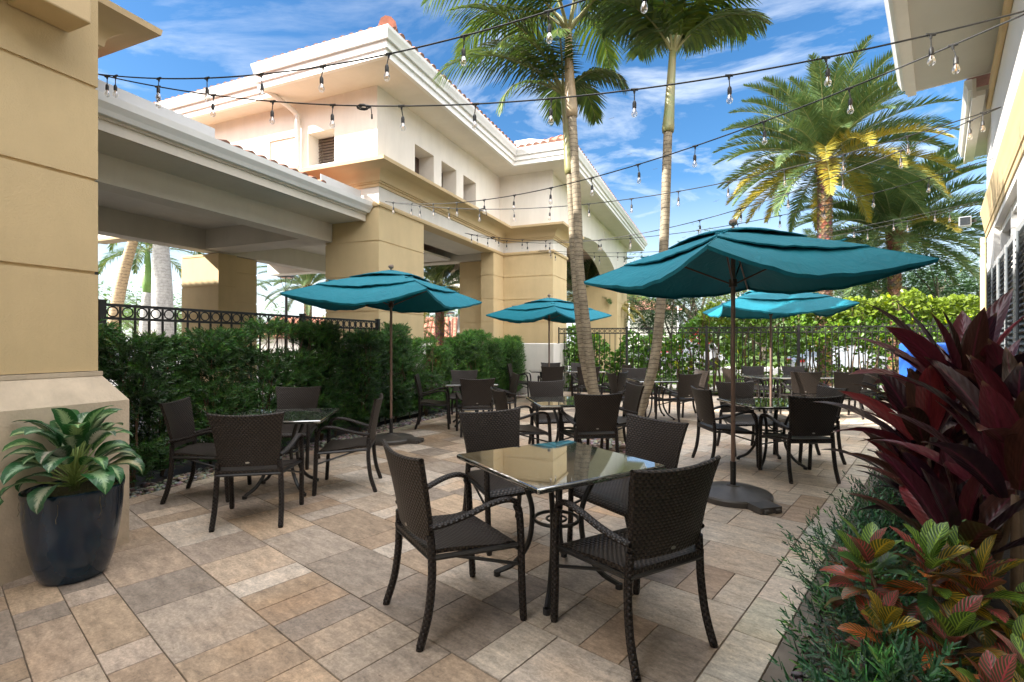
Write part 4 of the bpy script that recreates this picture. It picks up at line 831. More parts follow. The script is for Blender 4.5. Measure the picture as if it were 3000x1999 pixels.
# ================================================================== umbrellas
def make_umbrella():
    r = empty('patio_umbrella', cat='umbrella'); Rr = 1.50; zt = 2.50; zc = 2.12
    mb = MB(); mb.lathe([(.02, 0), (.335, 0), (.34, .045), (.33, .06), (.25, .085), (.12, .10), (.10, .112), (.06, .115), (.055, .125), (.02, .125)], 40)
    rt = Matrix.Rotation(R(135), 3, 'Z')
    mb.hull8([rt @ V(p) for p in [(-.11, -.29, .002), (.11, -.29, .002), (-.11, -.475, .002), (.11, -.475, .002), (-.11, -.29, .062), (.11, -.29, .062), (-.11, -.475, .054), (.11, -.475, .054)]])
    for sx in (-1, 1): mb.tube([rt @ V((sx * .08, -.478, .022)), rt @ V((sx * .035, -.478, .022))], .02, 10)
    mb.build('base', M['base'], r, smooth='auto')
    mb = MB(); mb.tube([(0, 0, .12), (0, 0, .34)], .026, 14); mb.tube([(.02, 0, .27), (.055, 0, .27)], .008, 8); mb.build('sleeve', M['black'], r, smooth='auto')
    mb = MB(); mb.tube([(0, 0, .341), (0, 0, 2.50)], .0195, 14); mb.build('pole', M['pole'], r, smooth='auto')
    mb = MB(); mb.tube([(0, 0, 1.98), (0, 0, 2.05)], .036, 14); mb.build('hub', M['rib'], r, smooth='auto'); mb = MB(); mb.tube([(0, 0, 2.38), (0, 0, 2.44)], .034, 14); mb.build('hub', M['rib'], r, smooth='auto')
    mb = MB(); mb.lathe([(.008, 2.50), (.028, 2.505), (.022, 2.53), (.012, 2.545), (.012, 2.555)] + [(.012 + .027 * sin(pi * k / 9), 2.585 - .030 * cos(pi * k / 9)) for k in range(1, 9)] + [(.004, 2.616)], 16); mb.build('finial', M['finial'], r, smooth='auto')
    for k in range(4):
        a = k * pi / 2; d = V((cos(a), sin(a), 0)); up = V((0, 0, 1))
        mb = MB(); mb.tube([d * .03 + up * 2.415, d * .75 + up * 2.265, d * 1.47 + up * (zc - .022)], .0095, 6); o = mb.build('rib', M['rib'], r, smooth='auto')
        mb = MB(); mb.tube([d * .034 + up * 2.015, d * .62 + up * 2.285], .0085, 6); mb.build('strut', M['rib'], o, smooth='auto')
    def surf(k, a, rr, sag, lift, ph):
        """panel k between two corner ribs; a 0..1 along the side, rr 0..1 from the top outwards"""
        d0 = V((cos(k * pi / 2), sin(k * pi / 2), 0)); d1 = V((cos((k + 1) * pi / 2), sin((k + 1) * pi / 2), 0))
        p = (d0 * (1 - a) + d1 * a) * (Rr * rr); q = 4 * a * (1 - a)
        z = zt - .30 * rr - .08 * rr * rr - q * sag * rr ** 2.0
        z += lift * (.35 + .65 * q) + .006 * sin(a * 19 + k * 2 + ph + 3 * rr) * rr ** 2 * q + .008 * sin(a * 8 + rr * 14 + k * 1.7) * q * rr + .006 * sin(a * 41 + rr * 9) * q * rr
        pull = q * .10 * rr ** 3; p = p * (1 - pull)
        return V((p.x, p.y, z))
    def layer(name, r0, r1, sag, lift, nA=18, nR=12, hem=0.0, ph=0):
        mb = MB()
        for k in range(4):
            mb.grid(lambda u, v: surf(k, u, r0 + (r1 - r0) * v, sag(r0 + (r1 - r0) * v), lift * (.4 + .6 * v), ph), nA, nR)
            if hem:
                def hm(u, v, k=k):
                    p = surf(k, u, r1, sag(r1), lift, ph); q = V((p.x, p.y, 0)).normalized(); return V((p.x - q.x * hem * .5 * v, p.y - q.y * hem * .5 * v, p.z - hem * v))
                mb.grid(hm, nA, 2)
        import bmesh
        o = mb.build(name, M['canvas'], r, smooth=True, fix=False)
        bm = bmesh.new(); bm.from_mesh(o.data); bmesh.ops.remove_doubles(bm, verts=bm.verts, dist=.0008)
        for e in bm.edges:
            if len(e.link_faces) != 2 or e.calc_face_angle(0) > R(50): e.smooth = False
        bm.to_mesh(o.data); bm.free()
        s_ = o.modifiers.new('thick', 'SOLIDIFY'); s_.thickness = .003; return o
    layer('canopy', .02, 1.0, lambda x: .145, 0, hem=.026)
    layer('vent', .0, .70, lambda x: .15, .052, 16, 9, hem=.010, ph=1)
    layer('vent', .0, .40, lambda x: .15, .088, 12, 6, hem=.008, ph=2)
    for k in (0, 1, 2, 3):
        mb = MB(); mb.tube([surf(k, .0, .41 + .0655 * q, 0, .030 if .41 + .0655 * q < .7 else .003, 1) for q in range(10)], .0045, 5); mb.build('seam', M['canvas'], r, smooth=True)
        mb = MB(); p = surf(k, .0, .56, 0, .045, 1); pts = [p + V((.05 * cos(t * 2.1) * (t % 3 - 1), .05 * sin(t * 1.7), .012 + .012 * sin(t * 3))) for t in range(7)]; mb.tube(cr(pts, 4), .006, 5); mb.build('tie', M['canvas'], r, smooth=True)
    return r
um0 = make_umbrella(); um0.location = (2.08, 4.72, 0); um0.rotation_euler = (0, 0, R(-120)); um0['label'] = 'largest teal umbrella, nearest, right of the leaning palm'; um0['group'] = 'teal canvas patio umbrellas'
dup(um0, (-1.79, 7.43, 0), R(-60), 'teal umbrella on the left in front of the hedge')
dup(um0, (.88, 11.91, 0), R(-88), 'smallest teal umbrella in front of the yellow corner pier')
dup(um0, (4.91, 9.52, 0), R(-57), 'far teal umbrella catching the sun, seen beneath the largest umbrella')
for o in bpy.data.objects:
    if o.name.startswith('patio_umbrella'): o['group'] = 'teal canvas patio umbrellas'
# ================================================================== fences
def fence(name, A, B, posts, ztop, label, group=None, gap=.146, hook=False, loc=None):
    A, B = V((A[0], A[1], 0)), V((B[0], B[1], 0)); d = (B - A).normalized(); L = (B - A).length; rz = atan2(d.y, d.x)
    r = empty(name, A, rz, label, 'fence', group)
    for k, x in enumerate(posts):
        mb = MB(); mb.box(x - .032, x + .032, -.032, .032, -.08, ztop + .02); mb.box(x - .038, x + .038, -.038, .038, ztop + .021, ztop + .035); mb.build('post', M['black'], r)
    for i in range(len(posts) - 1):
        a, b = posts[i] + .033, posts[i + 1] - .033
        for z, h in ((ztop - .03, .03), (ztop - .17, .028), (.13, .028)): mb = MB(); mb.box(a, b, -.017, .017, z, z + h); mb.build('rail', M['black'], r)
    for i in range(len(posts) - 1):
        a, b = posts[i] + .033, posts[i + 1] - .033; n = max(2, round((b - a) / gap)); mb = MB(); mr = MB()
        for k in range(1, n):
            x = a + (b - a) * k / n; mb.box(x - .009, x + .009, -.009, .009, .05, .129); mb.box(x - .009, x + .009, -.009, .009, .159, ztop - .171); mb.box(x - .008, x + .008, -.009, .009, ztop - .141, ztop - .031)
        for k in range(n):
            x = a + (b - a) * (k + .5) / n; R0 = .052
            mr.tube([(x + R0 * cos(t * pi / 8), 0, ztop - .086 + R0 * sin(t * pi / 8)) for t in range(17)], .0075, 5, cap=False, up=V((0, 1, 0)))
        mb.build('pickets', M['black'], r); mr.build('rings', M['black'], r)
    return r
pa, pb = BW(.02, -4.62), BW(.02, -.06)
fr = fence('ring_fence', pa, pb, [0, 2.72, 4.56], 1.87, 'black ring topped fence rising behind the dark hedge', gap=.15)
mb = MB(); mb.tube(cr([(4.58, 0, 1.84), (4.68, 0, 1.83), (4.76, 0, 1.85), (4.82, 0, 1.83), (4.80, 0, 1.80)], 4), .006, 6); mb.build('hook', M['black'], fr)
mb = MB(); mb.box(-.10, -.04, -.03, .03, 1.90, 2.25); mb.build('post', M['black'], fr)
Lf = (FB - FA).length; px = [0.02, 1.98, 4.17, 6.44, 8.85]; px = [p for p in px]
fence('back_fence', FA, FB, [.02, 2.0, 4.12, 6.35, 8.75, Lf], 1.89, 'long black picket fence with ring frieze across the back of the patio')
# ================================================================== plants
UP = V((0, 0, 1))
def blade(mb, p, d, n_, L, w, droop=.3, seg=2, c=(1, 1, 1), fold=0):
    """narrow leaf blade from p along d; n_ = blade normal; droops with its length"""
    d = d.normalized(); side = d.cross(n_)
    if side.length < 1e-4: side = d.cross(V((1, 0, 0)))
    side.normalize(); pts = [p]; dd = d.copy()
    for k in range(seg): dd = (dd - UP * (droop / seg)).normalized(); pts.append(pts[-1] + dd * (L / seg))
    ws = ([w * .55] + [w * (1 - .25 * k) for k in range(1, seg)] + [w * .06]) if seg > 1 else [w * .9, w * .35]
    A = [mb.vert(q - side * (x * .5)) for q, x in zip(pts, ws)]; B = [mb.vert(q + side * (x * .5)) for q, x in zip(pts, ws)]
    for k in range(seg): mb.face([A[k], B[k], B[k + 1], A[k + 1]], None, c)
def frond(mb, base, az, el, L, pairs, ll, lw, curve, droop, cols, rng, vang=35, start=.12, stem=None, sr=.02, twist=0, leafel=10, rw=1.0):
    """pinnate palm frond: rachis starts at elevation el and bends down by `curve` radians"""
    n = 14; p = V(base); e = el; pts = [p.copy()]; h = V((cos(az), sin(az), 0)); sidev = V((-sin(az), cos(az), 0))
    for k in range(n):
        e -= curve / n * (.5 + k / n); p = p + (h * cos(e) + UP * sin(e) + sidev * twist * (k / n)) * (L / n); pts.append(p.copy())
    if stem is not None: stem.tube(pts, [sr * (1 - .8 * k / n) for k in range(n + 1)], 5, cap=False, c=cols[0] if stem is mb else (1, 1, 1))
    for k in range(pairs):
        t = start + (1 - start) * (k + .5) / pairs; x = t * n; i = min(n - 1, int(x)); q = pts[i].lerp(pts[i + 1], x - i); tan = (pts[i + 1] - pts[i]).normalized()
        s_ = tan.cross(UP); s_ = s_.normalized() if s_.length > .05 else sidev; nn = s_.cross(tan).normalized()
        prof = (sin(pi * min(1, (t - start) / (1 - start) * .82 + .16))) ** .6; l = ll * max(.25, prof) * rng.uniform(.85, 1.1)
        sweep = .45 + .75 * t
        for sg in (-1, 1):
            va = R(vang) * rng.uniform(.4, 1.3); out = s_ * sg * cos(va) + nn * sin(va)
            d = (out + tan * sweep + V((rng.uniform(-.08, .08), rng.uniform(-.08, .08), rng.uniform(-.08, .08)))).normalized()
            c = cols[rng.randrange(len(cols))]; k_ = rng.uniform(.8, 1.2)
            blade(mb, q, d, (nn + s_ * -sg * .4).normalized(), l, lw * rng.uniform(.8, 1.1) * rw, droop, 2, tuple(a * k_ for a in c))
GREENP = [(1, 1, 1), (.85, 1.0, .95), (1.2, 1.1, .8), (.7, .85, .8)]
YEL = [(3.6, 1.7, .35), (2.8, 1.6, .6), (3.2, 1.9, .9), (2.2, 1.4, .7)]
def date_palm(loc, trunk_h, crown, label, seed, yellow=0.0, tr=.24, group='date palms around the pavilion', n=58, twinkle=False, sc=1):
    rng = random.Random(seed); r = empty('date_palm', loc, rng.uniform(0, 6.28), label, 'palm tree', group)
    mb = MB()
    H_ = trunk_h; nr_ = 20; nz = int(H_ / .10)
    for j in range(nz):      # diamond leaf bases round the trunk
        z = j * .10; rr = tr * (1.15 if z < .3 else (1.25 if z > H_ - .6 else 1)); m_ = 9
        for k in range(m_):
            a = 2 * pi * (k + .5 * (j % 2)) / m_; b = pi / m_ * 1.05; c = tuple(x * rng.uniform(.6, 1.4) for x in (1, 1, 1))
            q0 = V((rr * cos(a - b), rr * sin(a - b), z + .05)); q1 = V((rr * cos(a + b), rr * sin(a + b), z + .05)); lo = V((rr * .93 * cos(a), rr * .93 * sin(a), z - .03)); hi = V((rr * 1.22 * cos(a), rr * 1.22 * sin(a), z + .15))
            mb.face([mb.vert(q) for q in (q0, lo, q1)], None, c); mb.face([mb.vert(q) for q in (q0, q1, hi)], None, tuple(x * .8 for x in c))
    mb.tube([(0, 0, -.1), (0, 0, H_)], tr * .95, 12, c=(.45, .4, .38)); mb.build('trunk', M['trunkpho'], r, fix=False)
    mb = MB(); st = MB()
    for k in range(n):
        q = k / n; az = k * 2.39996 + rng.uniform(-.2, .2); el = R(88 - 106 * q ** 1.05 + rng.uniform(-7, 7)); L = crown * rng.uniform(.88, 1.05) * (.82 if q < .12 else 1)
        cols = YEL if (.74 < q < .96 and rng.random() < yellow) else GREENP
        frond(mb, (cos(az) * tr * .5, sin(az) * tr * .5, H_ + .05 - .25 * q), az, el, L, 104, crown * .150, .034 * sc * crown / 3.0, .85 + .30 * (1 - q), .22, cols, rng, vang=42, start=.14, stem=st, sr=.022)
    mb.build('fronds', M['leafpho'], r, fix=False); st.build('frond_stems', M['stem'], r, fix=False)
    return r
def king_palm(name, pts, rad, shaft_from, crown_z, label, seed, specs, L=2.1, shaftmat='shaft', wide=.045):
    """slender ringed trunk along pts; smooth crownshaft above; few long drooping fronds (az deg, el deg, scale, curve)"""
    rng = random.Random(seed); b0 = V(pts[0]); r = empty(name, (b0.x, b0.y, 0), 0, label, 'palm tree', 'slender ringed palms in the patio')
    P = [V(p) - V((b0.x, b0.y, 0)) for p in cr(pts, 8)]
    lo = [p for p in P if p.z <= shaft_from]; hi = [lo[-1]] + [p for p in P if p.z > shaft_from]
    mb = MB(); nl = len(lo)
    lo2 = cr(lo, 3); mb.tube(lo2, [rad * (1.30 - .30 * min(1, i / (len(lo2) * .25))) * (1 - .16 * i / len(lo2)) * (1 + .03 * (i % 2)) for i in range(len(lo2))], 14); mb.build('trunk', M['trunkking'], r, smooth=True)
    mb = MB(); m_ = len(hi); mb.tube(hi, [rad * (1.22 - .55 * (i / max(1, m_ - 1)) ** 1.3) * (1 if i else .9) for i in range(m_)], 14); mb.build('crownshaft', M[shaftmat], r, smooth=True)
    mb = MB(); st = MB(); top = hi[-1]
    for az, el, sc, cv in specs:
        frond(mb, top + V((0, 0, -.05)), R(az), R(el), L * sc, 48, .60 * sc, wide, cv, .85, [(1, 1, 1), (1.3, 1.2, .8), (.8, .9, .9), (1.5, 1.35, .7), (.7, .8, .75)], rng, vang=12, start=.16, stem=st, sr=.024)
    mb.build('fronds', M['leafking'], r, fix=False); st.build('frond_stems', M['stem'], r, fix=False); return r
# palms in the patio
king_palm('king_palm', [(1.60, 7.28, -.05), (1.42, 7.42, .45), (1.24, 7.50, .70), (1.12, 7.50, 1.6), (1.01, 7.50, 2.58), (.98, 7.50, 3.39), (.90, 7.50, 4.83), (.86, 7.5, 5.4), (.84, 7.5, 6.15)], .074, 4.83, 6.1,
          'tallest palm, papery crownshaft above a pale ringed trunk, left of the leaning one', 11,
          [(178, 62, 1.25, 2.0), (205, 50, 1.2, 2.1), (150, 55, 1.15, 2.0), (240, 55, 1.15, 2.1), (20, 60, 1.1, 2.0), (-30, 50, 1.1, 2.1), (60, 60, 1.1, 2.0), (110, 62, 1.2, 1.8), (-75, 62, 1.15, 2.0), (190, 78, 1.2, 1.5), (0, 80, 1.2, 1.3)], shaftmat='shafttan')
king_palm('king_palm', [(1.50, 7.62, -.05), (1.30, 7.75, .5), (1.12, 7.80, 1.2), (.98, 7.80, 2.6), (.93, 7.80, 3.6), (.90, 7.80, 4.15), (.86, 7.80, 4.8), (.80, 7.8, 5.35)], .072, 4.15, 5.2,
          'palm with green shaft close behind the tallest one, fronds hanging over the roof', 12,
          [(182, 50, 1.08, 1.75), (207, 26, .66, 2.0), (168, 68, 1.0, 1.8), (195, 72, 1.1, 1.7), (225, 60, .8, 2.1), (90, 60, .9, 2.0), (5, 62, .6, 2.2), (60, 55, .8, 2.0), (260, 66, .7, 2.2), (330, 50, .55, 2.2)])
king_palm('king_palm', [(1.70, 7.20, -.05), (1.86, 7.38, .40), (2.08, 7.40, 1.10), (2.19, 7.40, 1.98), (2.25, 7.40, 3.13), (2.28, 7.40, 3.99), (2.30, 7.40, 4.56), (2.32, 7.4, 4.9), (2.37, 7.4, 5.75)], .074, 4.56, 5.5,
          'leaning palm with a curved pale trunk behind the large umbrella', 13,
          [(175, 74, 1.1, 1.6), (200, 62, .95, 1.7), (20, 66, 1.1, 1.7), (-10, 76, 1.15, 1.45), (50, 70, 1.1, 1.6), (100, 72, 1.0, 1.7), (140, 74, 1.0, 1.6), (235, 72, 1.0, 1.7), (280, 74, 1.0, 1.7), (325, 70, 1.0, 1.7), (350, 58, .95, 1.75)], wide=.055, L=1.58)
# date palms beyond the fence
date_palm((10.6, 17.0, -.08), 7.85, 3.6, 'big date palm with yellowing lower fronds above the hedge', 21, yellow=.75, tr=.22, n=100)
date_palm((15.4, 20.2, -.08), 6.0, 4.2, 'darker date palm behind the yellowing one, next to the white building', 22, yellow=.15, tr=.23, n=90)
date_palm((17.5, 28.5, -.08), 5.2, 4.0, 'small pale date palm low between the two big ones', 23, yellow=.3, n=40)
date_palm((3.8, 26.5, -.08), 4.1, 3.2, 'date palm glimpsed through the arch of the pavilion', 24, yellow=.7, tr=.42, n=40)
date_palm((-3.95, 27.5, -.08), 4.7, 3.6, 'date palm seen between the two yellow piers over the terracotta roof', 25, yellow=.4, tr=.24, n=50)
date_palm((-12.2, 30.0, -.08), 5.0, 2.9, 'date palm behind the street lamp, left of the thick yellow pier', 26, yellow=.0, tr=.22, n=44)
# royal palms through the walkway
def royal(loc, h, r0, lean, crown, label, seed, trunkmat, shaft_len=1.5, nf=13):
    rng = random.Random(seed); r = empty('royal_palm', loc, 0, label, 'palm tree', 'tall smooth palms by the parking lot')
    mb = MB(); n = 14; f = lambda t: V((lean[0] * t * t, lean[1] * t * t, h * t)); P = [f(k / n) for k in range(n + 1)]
    mb.tube([P[0] - V((0, 0, .1))] + P, [r0 * 1.15] + [r0 * (1 + .12 * sin(pi * k / n) - .25 * (k / n) ** 3) for k in range(n + 1)], 14); mb.build('trunk', M[trunkmat], r, smooth=True)
    mb = MB(); T = P[-1]; mb.tube([T, T + V((0, 0, shaft_len * .2)), T + V((0, 0, shaft_len))], [r0 * .75, r0 * .85, r0 * .4], 12); mb.build('crownshaft', M['shaftgreen'], r, smooth=True)
    mb = MB(); st = MB()
    for k in range(nf): frond(mb, T + V((0, 0, shaft_len)), k * 2.4 + rng.random() * .3, R(75 - 85 * k / nf), crown * rng.uniform(.9, 1.1), 60, crown * .21, .05, 1.5, .7, [(1, 1, 1), (.75, .85, .9), (1.5, 1.4, .7), (.6, .75, .8)], rng, vang=40, start=.1, stem=st, sr=.03)
    mb.build('fronds', M['leafking'], r, fix=False); st.build('frond_stems', M['stem'], r, fix=False); return r
M['shaftgreen'] = mat('bright_green_shaft', (.16, .30, .06), .4, noise_s=4, noise_a=.3)
royal((-17.2, 21.5, -.08), 6.6, .21, (1.2, 0), 3.2, 'leaning palm with orange banded trunk seen under the walkway', 31, 'trunkorange', 1.2)
royal((-14.6, 21.0, -.08), 5.8, .36, (-.1, 0), 3.3, 'thick pale grey royal palm under the walkway', 32, 'trunkroyal', .9)
royal((-17.9, 24.5, -.08), 4.0, .26, (.1, 0), 3.2, 'royal palm with bright green shaft between the leaning and the thick palm', 33, 'trunkroyal', 2.0)
royal((-17.0, 30, -.08), 3.6, .22, (.2, 0), 3.0, 'small dark palm behind the thick grey royal palm', 34, 'trunkroyal', .8)
royal((-3.3, 32.5, -.08), 3.4, .26, (0, 0), 2.8, 'pale palm trunk in the gap between the yellow piers', 35, 'trunkroyal', .9)
royal((-2.15, 24.5, -.08), 4.6, .25, (0, 0), 2.7, 'pale straight palm trunk at the edge of the inner pier', 36, 'trunkroyal', .9)
royal((-5.9, 31, -.08), 1.9, .2, (0, 0), 2.6, 'low palm with hanging fronds beside the terracotta roof', 37, 'trunkroyal', .4)
# ---- hedges ----------------------------------------------------------
def sprig(mb, p, d, L, nn, nl, nw, rng, c0):
    """podocarpus shoot: needles spiralling round a short stem"""
    d = d.normalized(); a = d.cross(V((.3, .5, .8))).normalized(); b = d.cross(a)
    for k in range(nn):
        t = (k + .5) / nn; an = k * 2.4 + rng.random(); o = a * cos(an) + b * sin(an)
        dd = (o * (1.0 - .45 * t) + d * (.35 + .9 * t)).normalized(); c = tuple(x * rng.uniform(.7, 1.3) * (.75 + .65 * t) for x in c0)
        blade(mb, p + d * (L * t), dd, d, nl * (1 - .35 * t) * rng.uniform(.8, 1.1), nw, .15, 1, c)
def hedge(name, label, t0, t1, s0, s1, h, n, seed, stems, base):
    rng = random.Random(seed); loc = BW((t0 + t1) / 2, (s0 + s1) / 2); r = empty(name, loc, -YB, label, 'hedge', 'podocarpus hedges in front of the pavilions')
    ct, cs = (t0 + t1) / 2, (s0 + s1) / 2; mb = MB(); tw = MB(); cl = []
    for k in range(int((s1 - s0) * 2.6)):
        s = s0 + (s1 - s0) * (k + .5) / ((s1 - s0) * 2.6) + rng.uniform(-.1, .1); t = ct + rng.uniform(-.14, .14); hh = h(s) * rng.uniform(.96, 1.03)
        cl.append((t - ct, s - cs, hh))
        for _ in range(4):
            q = [V((t - ct, s - cs, -.05)), V((t - ct + rng.uniform(-.12, .12), s - cs + rng.uniform(-.15, .15), hh * .45)), V((t - ct + rng.uniform(-.22, .22), s - cs + rng.uniform(-.25, .25), hh * .92))]; tw.tube(cr(q, 3), [.012, .011, .010, .009, .007, .005, .004], 4, cap=False)
    for _ in range(n):
        t, s, hh = rng.choice(cl); z = hh * (1 - rng.random() ** 1.15 * .95); wid = .30 * (1.0 - .45 * (z / hh) ** 4) * (.62 + .38 * min(1, z / .5)); an = rng.uniform(0, 2 * pi); rr = wid * sqrt(rng.uniform(.1, 1))
        if noise.noise(V((s * 3.2, z * 3.0, t * 3))) < -.26: continue
        p = V((t + rr * cos(an), s + rr * sin(an) * 1.15, z)); d = V((cos(an) * .8, sin(an) * .8, rng.uniform(.1, 1.1)))
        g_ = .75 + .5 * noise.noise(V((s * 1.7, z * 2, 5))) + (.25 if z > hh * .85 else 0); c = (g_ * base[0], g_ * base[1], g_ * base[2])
        if rng.random() < .10: c = (c[0] * 1.9, c[1] * 1.6, c[2] * 1.1)
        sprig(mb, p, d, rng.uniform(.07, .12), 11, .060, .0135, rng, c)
    tw.build('twigs', M['twig'], r, fix=False); mb.build('foliage', M['leafpod'], r, fix=False); return r
hedge('podocarpus_hedge', 'dark needle leaved hedge in front of the ring topped fence', .02, .62, -5.45, .35, lambda s: 1.66 + .08 * sin(s * 1.9) + (.02 * (s + 2)), 19000, 41, 1, (1, 1, 1))
hedge('podocarpus_hedge', 'lighter dense hedge between the thick yellow pier and the white pier base', .10, .72, .40, 6.0, lambda s: 1.62 + .12 * sin(s * 2.1 + 1) - (.18 if .5 < s < 1.8 else 0), 18000, 42, 1, (1.5, 1.45, 1.2))
def clusia():
    rng = random.Random(51); d = (FB - FA).normalized(); ang = atan2(d.y, d.x); nrm = V((-d.y, d.x)); 
    r = empty('clusia_hedge', (FA.x, FA.y, 0), ang, 'tall bright green round leaved hedge behind the back fence, sunlit along its top', 'hedge'); mb = MB(); tw = MB()
    L = (FB - FA).length + 3
    def top(x): 
        if x < 3.2: return 1.55 + .25 * sin(x * 3.1) + .2 * sin(x * 7)
        if x < 4.3: return 1.5 + (x - 3.2) * .95
        return 2.62 + .10 * sin(x * 2.3) + .07 * sin(x * 5.1)
    for k in range(46):
        x = .3 + L * k / 46 + rng.uniform(-.1, .1); h = top(x); y = .75 + rng.uniform(-.25, .25)
        for _ in range(3): tw.tube(cr([(x, y, -.05), (x + rng.uniform(-.2, .2), y + rng.uniform(-.15, .15), h * .5), (x + rng.uniform(-.35, .35), y + rng.uniform(-.25, .25), h * .92)], 4), [.022, .02, .018, .016, .014, .012, .01, .009, .008], 5, cap=False)
    n = 0
    while n < 15500:
        x = rng.uniform(.1, L); h = top(x); z = h * (1 - rng.random() ** 1.35); q = z / h; y = .75 + rng.uniform(-.48, .48) * (1 - .35 * q ** 5)
        dens = (.25 + 1.1 * q ** 1.4) if x > 4 else .62
        if rng.random() > dens or noise.noise(V((x * 2.1, z * 2.4, y))) < -.22 - .2 * q: continue
        n += 1; an = rng.uniform(0, 6.28); el = rng.uniform(-.2, 1.2); D = V((cos(an) * cos(el), sin(an) * cos(el), sin(el))); S_ = D.cross(V((rng.uniform(-1, 1), rng.uniform(-1, 1), 1))).normalized(); l = rng.uniform(.09, .14); w = l * .36
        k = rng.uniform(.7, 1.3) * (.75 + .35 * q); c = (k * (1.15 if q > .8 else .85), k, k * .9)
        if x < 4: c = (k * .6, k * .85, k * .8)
        if rng.random() < .03: c = (2.6, 1.9, .5)
        nn = D.cross(S_) * (l * .10); p = V((x, y, z)); P = [p, p + D * l * .35 + S_ * w * .8 + nn, p + D * l * .8 + S_ * w * 1.0 + nn, p + D * l, p + D * l * .8 - S_ * w * 1.0 + nn, p + D * l * .35 - S_ * w * .8 + nn]
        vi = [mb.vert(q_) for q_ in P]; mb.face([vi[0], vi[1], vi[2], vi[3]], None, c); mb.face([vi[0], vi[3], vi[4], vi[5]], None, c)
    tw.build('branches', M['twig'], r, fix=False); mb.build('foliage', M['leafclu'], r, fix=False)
clusia()
# ---- broadleaf trees -------------------------------------------------
def tree(loc, h, rad, label, seed, nleaf=5200, ls=.11, col=(1, 1, 1), trunk=.16, zlow=.30, group='trees beyond the hedge', name='shade_tree', flowers=0, sparse=0):
    rng = random.Random(seed); r = empty(name, loc, rng.random() * 6, label, 'tree', group); tw = MB(); tips = []
    tw.tube(cr([(0, 0, -.1), (rng.uniform(-.1, .1), rng.uniform(-.1, .1), h * .2), (rng.uniform(-.2, .2), rng.uniform(-.2, .2), h * .45)], 4), [trunk * (1.2 - .06 * k) for k in range(9)], 8)
    for k in range(11):
        a = k * 2.4; z0 = h * (.15 + .028 * k); e = rng.uniform(.25, 1.1); Lr = rad * rng.uniform(.55, 1.0); e1 = V((cos(a) * Lr * cos(e) * .6, sin(a) * Lr * cos(e) * .6, z0 + Lr * sin(e) * .6)); e2 = V((cos(a) * Lr, sin(a) * Lr, min(h * .95, z0 + (h - z0) * rng.uniform(.35, .9))))
        tw.tube(cr([(0, 0, z0), e1, e2], 4), [trunk * .5 * (1 - .1 * j) for j in range(9)], 6, cap=False); tips.append(e2); tips.append((e1 + e2) / 2)
        for _ in range(3):
            e3 = e2 + V((rng.uniform(-.5, .5), rng.uniform(-.5, .5), rng.uniform(-.2, .5))) * rad * .5; tw.tube([e1.lerp(e2, .6), (e1.lerp(e2, .6) + e3) / 2 + V((0, 0, .1)), e3], [trunk * .2, trunk * .14, trunk * .06], 4, cap=False); tips.append(e3)
    mb = MB(); blobs = [(t, rad * rng.uniform(.16, .34)) for t in tips] + [(V((rng.uniform(-.5, .5) * rad, rng.uniform(-.5, .5) * rad, h * rng.uniform(.45, .9))), rad * rng.uniform(.2, .35)) for _ in range(10)]
    blobs = [(c, q) for c, q in blobs if c.z > h * zlow]
    for _ in range(nleaf):
        c, q = rng.choice(blobs); o = V((rng.gauss(0, 1), rng.gauss(0, 1), rng.gauss(0, .7))).normalized() * q * rng.uniform(.45, 1.15) ** .8; p = c + o; an = rng.uniform(0, 6.3); D = V((cos(an), sin(an), rng.uniform(-.5, .3))).normalized(); S_ = D.cross(V((rng.uniform(-.5, .5), rng.uniform(-.5, .5), 1))).normalized(); l = ls * rng.uniform(.7, 1.3)
        k = rng.uniform(.7, 1.3); cc = tuple(x * k for x in col)
        if flowers and rng.random() < flowers: cc = (9, 4.5, .5)
        for j in (-1, 0, 1): 
            pp = p + S_ * (j * l * .6) + D * rng.uniform(0, l * .5); vi = [mb.vert(pp), mb.vert(pp + D * l * .5 + S_ * l * .28), mb.vert(pp + D * l), mb.vert(pp + D * l * .5 - S_ * l * .28)]; mb.face(vi, None, cc)
    tw.build('trunk', M['bark'], r, smooth=True, fix=False); mb.build('crown', M['leaftree'], r, fix=False); return r
tree((19.5, 22.5, -.08), 5.6, 4.3, 'wide dark green tree behind the hedge next to the white building', 61, 9000, .13, (.75, .95, .8), .2, .1, flowers=.002)
tree((24.5, 27, -.08), 6.2, 5.0, 'green tree far behind, at the corner of the white building', 62, 6000, .16, (.7, .9, .8), .25, .1)
tree((8.2, 26, -.08), 4.6, 2.1, 'round dark tree beside the end pier of the pavilion', 63, 7000, .10, (.55, .8, .6), .13, .08)
tree((15.5, 42, -.08), 9.5, 5.5, 'tall thin leaved tree with pale olive crown across the street', 64, 5200, .17, (2.0, 1.6, 1.3), .32, .22)
tree((22.5, 45, -.08), 8.0, 5.5, 'yellow flowering tree across the street', 65, 5200, .17, (2.6, 2.1, .8), .3, .22)
tree((33, 44, -.08), 8.5, 6.0, 'green tree across the street behind the far umbrella', 66, 5000, .20, (1.2, 1.3, 1), .3, .2)
tree((9.0, 48, -.08), 7.5, 4.5, 'olive tree behind the round dark one', 67, 4000, .19, (1.5, 1.4, 1.1), .25, .2)
tree((-7.5, 52, -.08), 6.4, 4.5, 'grey green tree over the terracotta roof in the gap between piers', 68, 4000, .2, (.9, 1.0, .9), .3, .2)
tree((-19.5, 27, -.08), 3.3, 2.2, 'low pale flowering bush at the foot of the royal palms', 69, 4500, .09, (2.4, 2.1, 1.9), .1, .1)
tree((-16.0, 29.5, -.08), 3.2, 2.4, 'low pale bush behind the thick grey royal palm', 70, 4500, .09, (2.0, 1.9, 1.6), .1, .1)
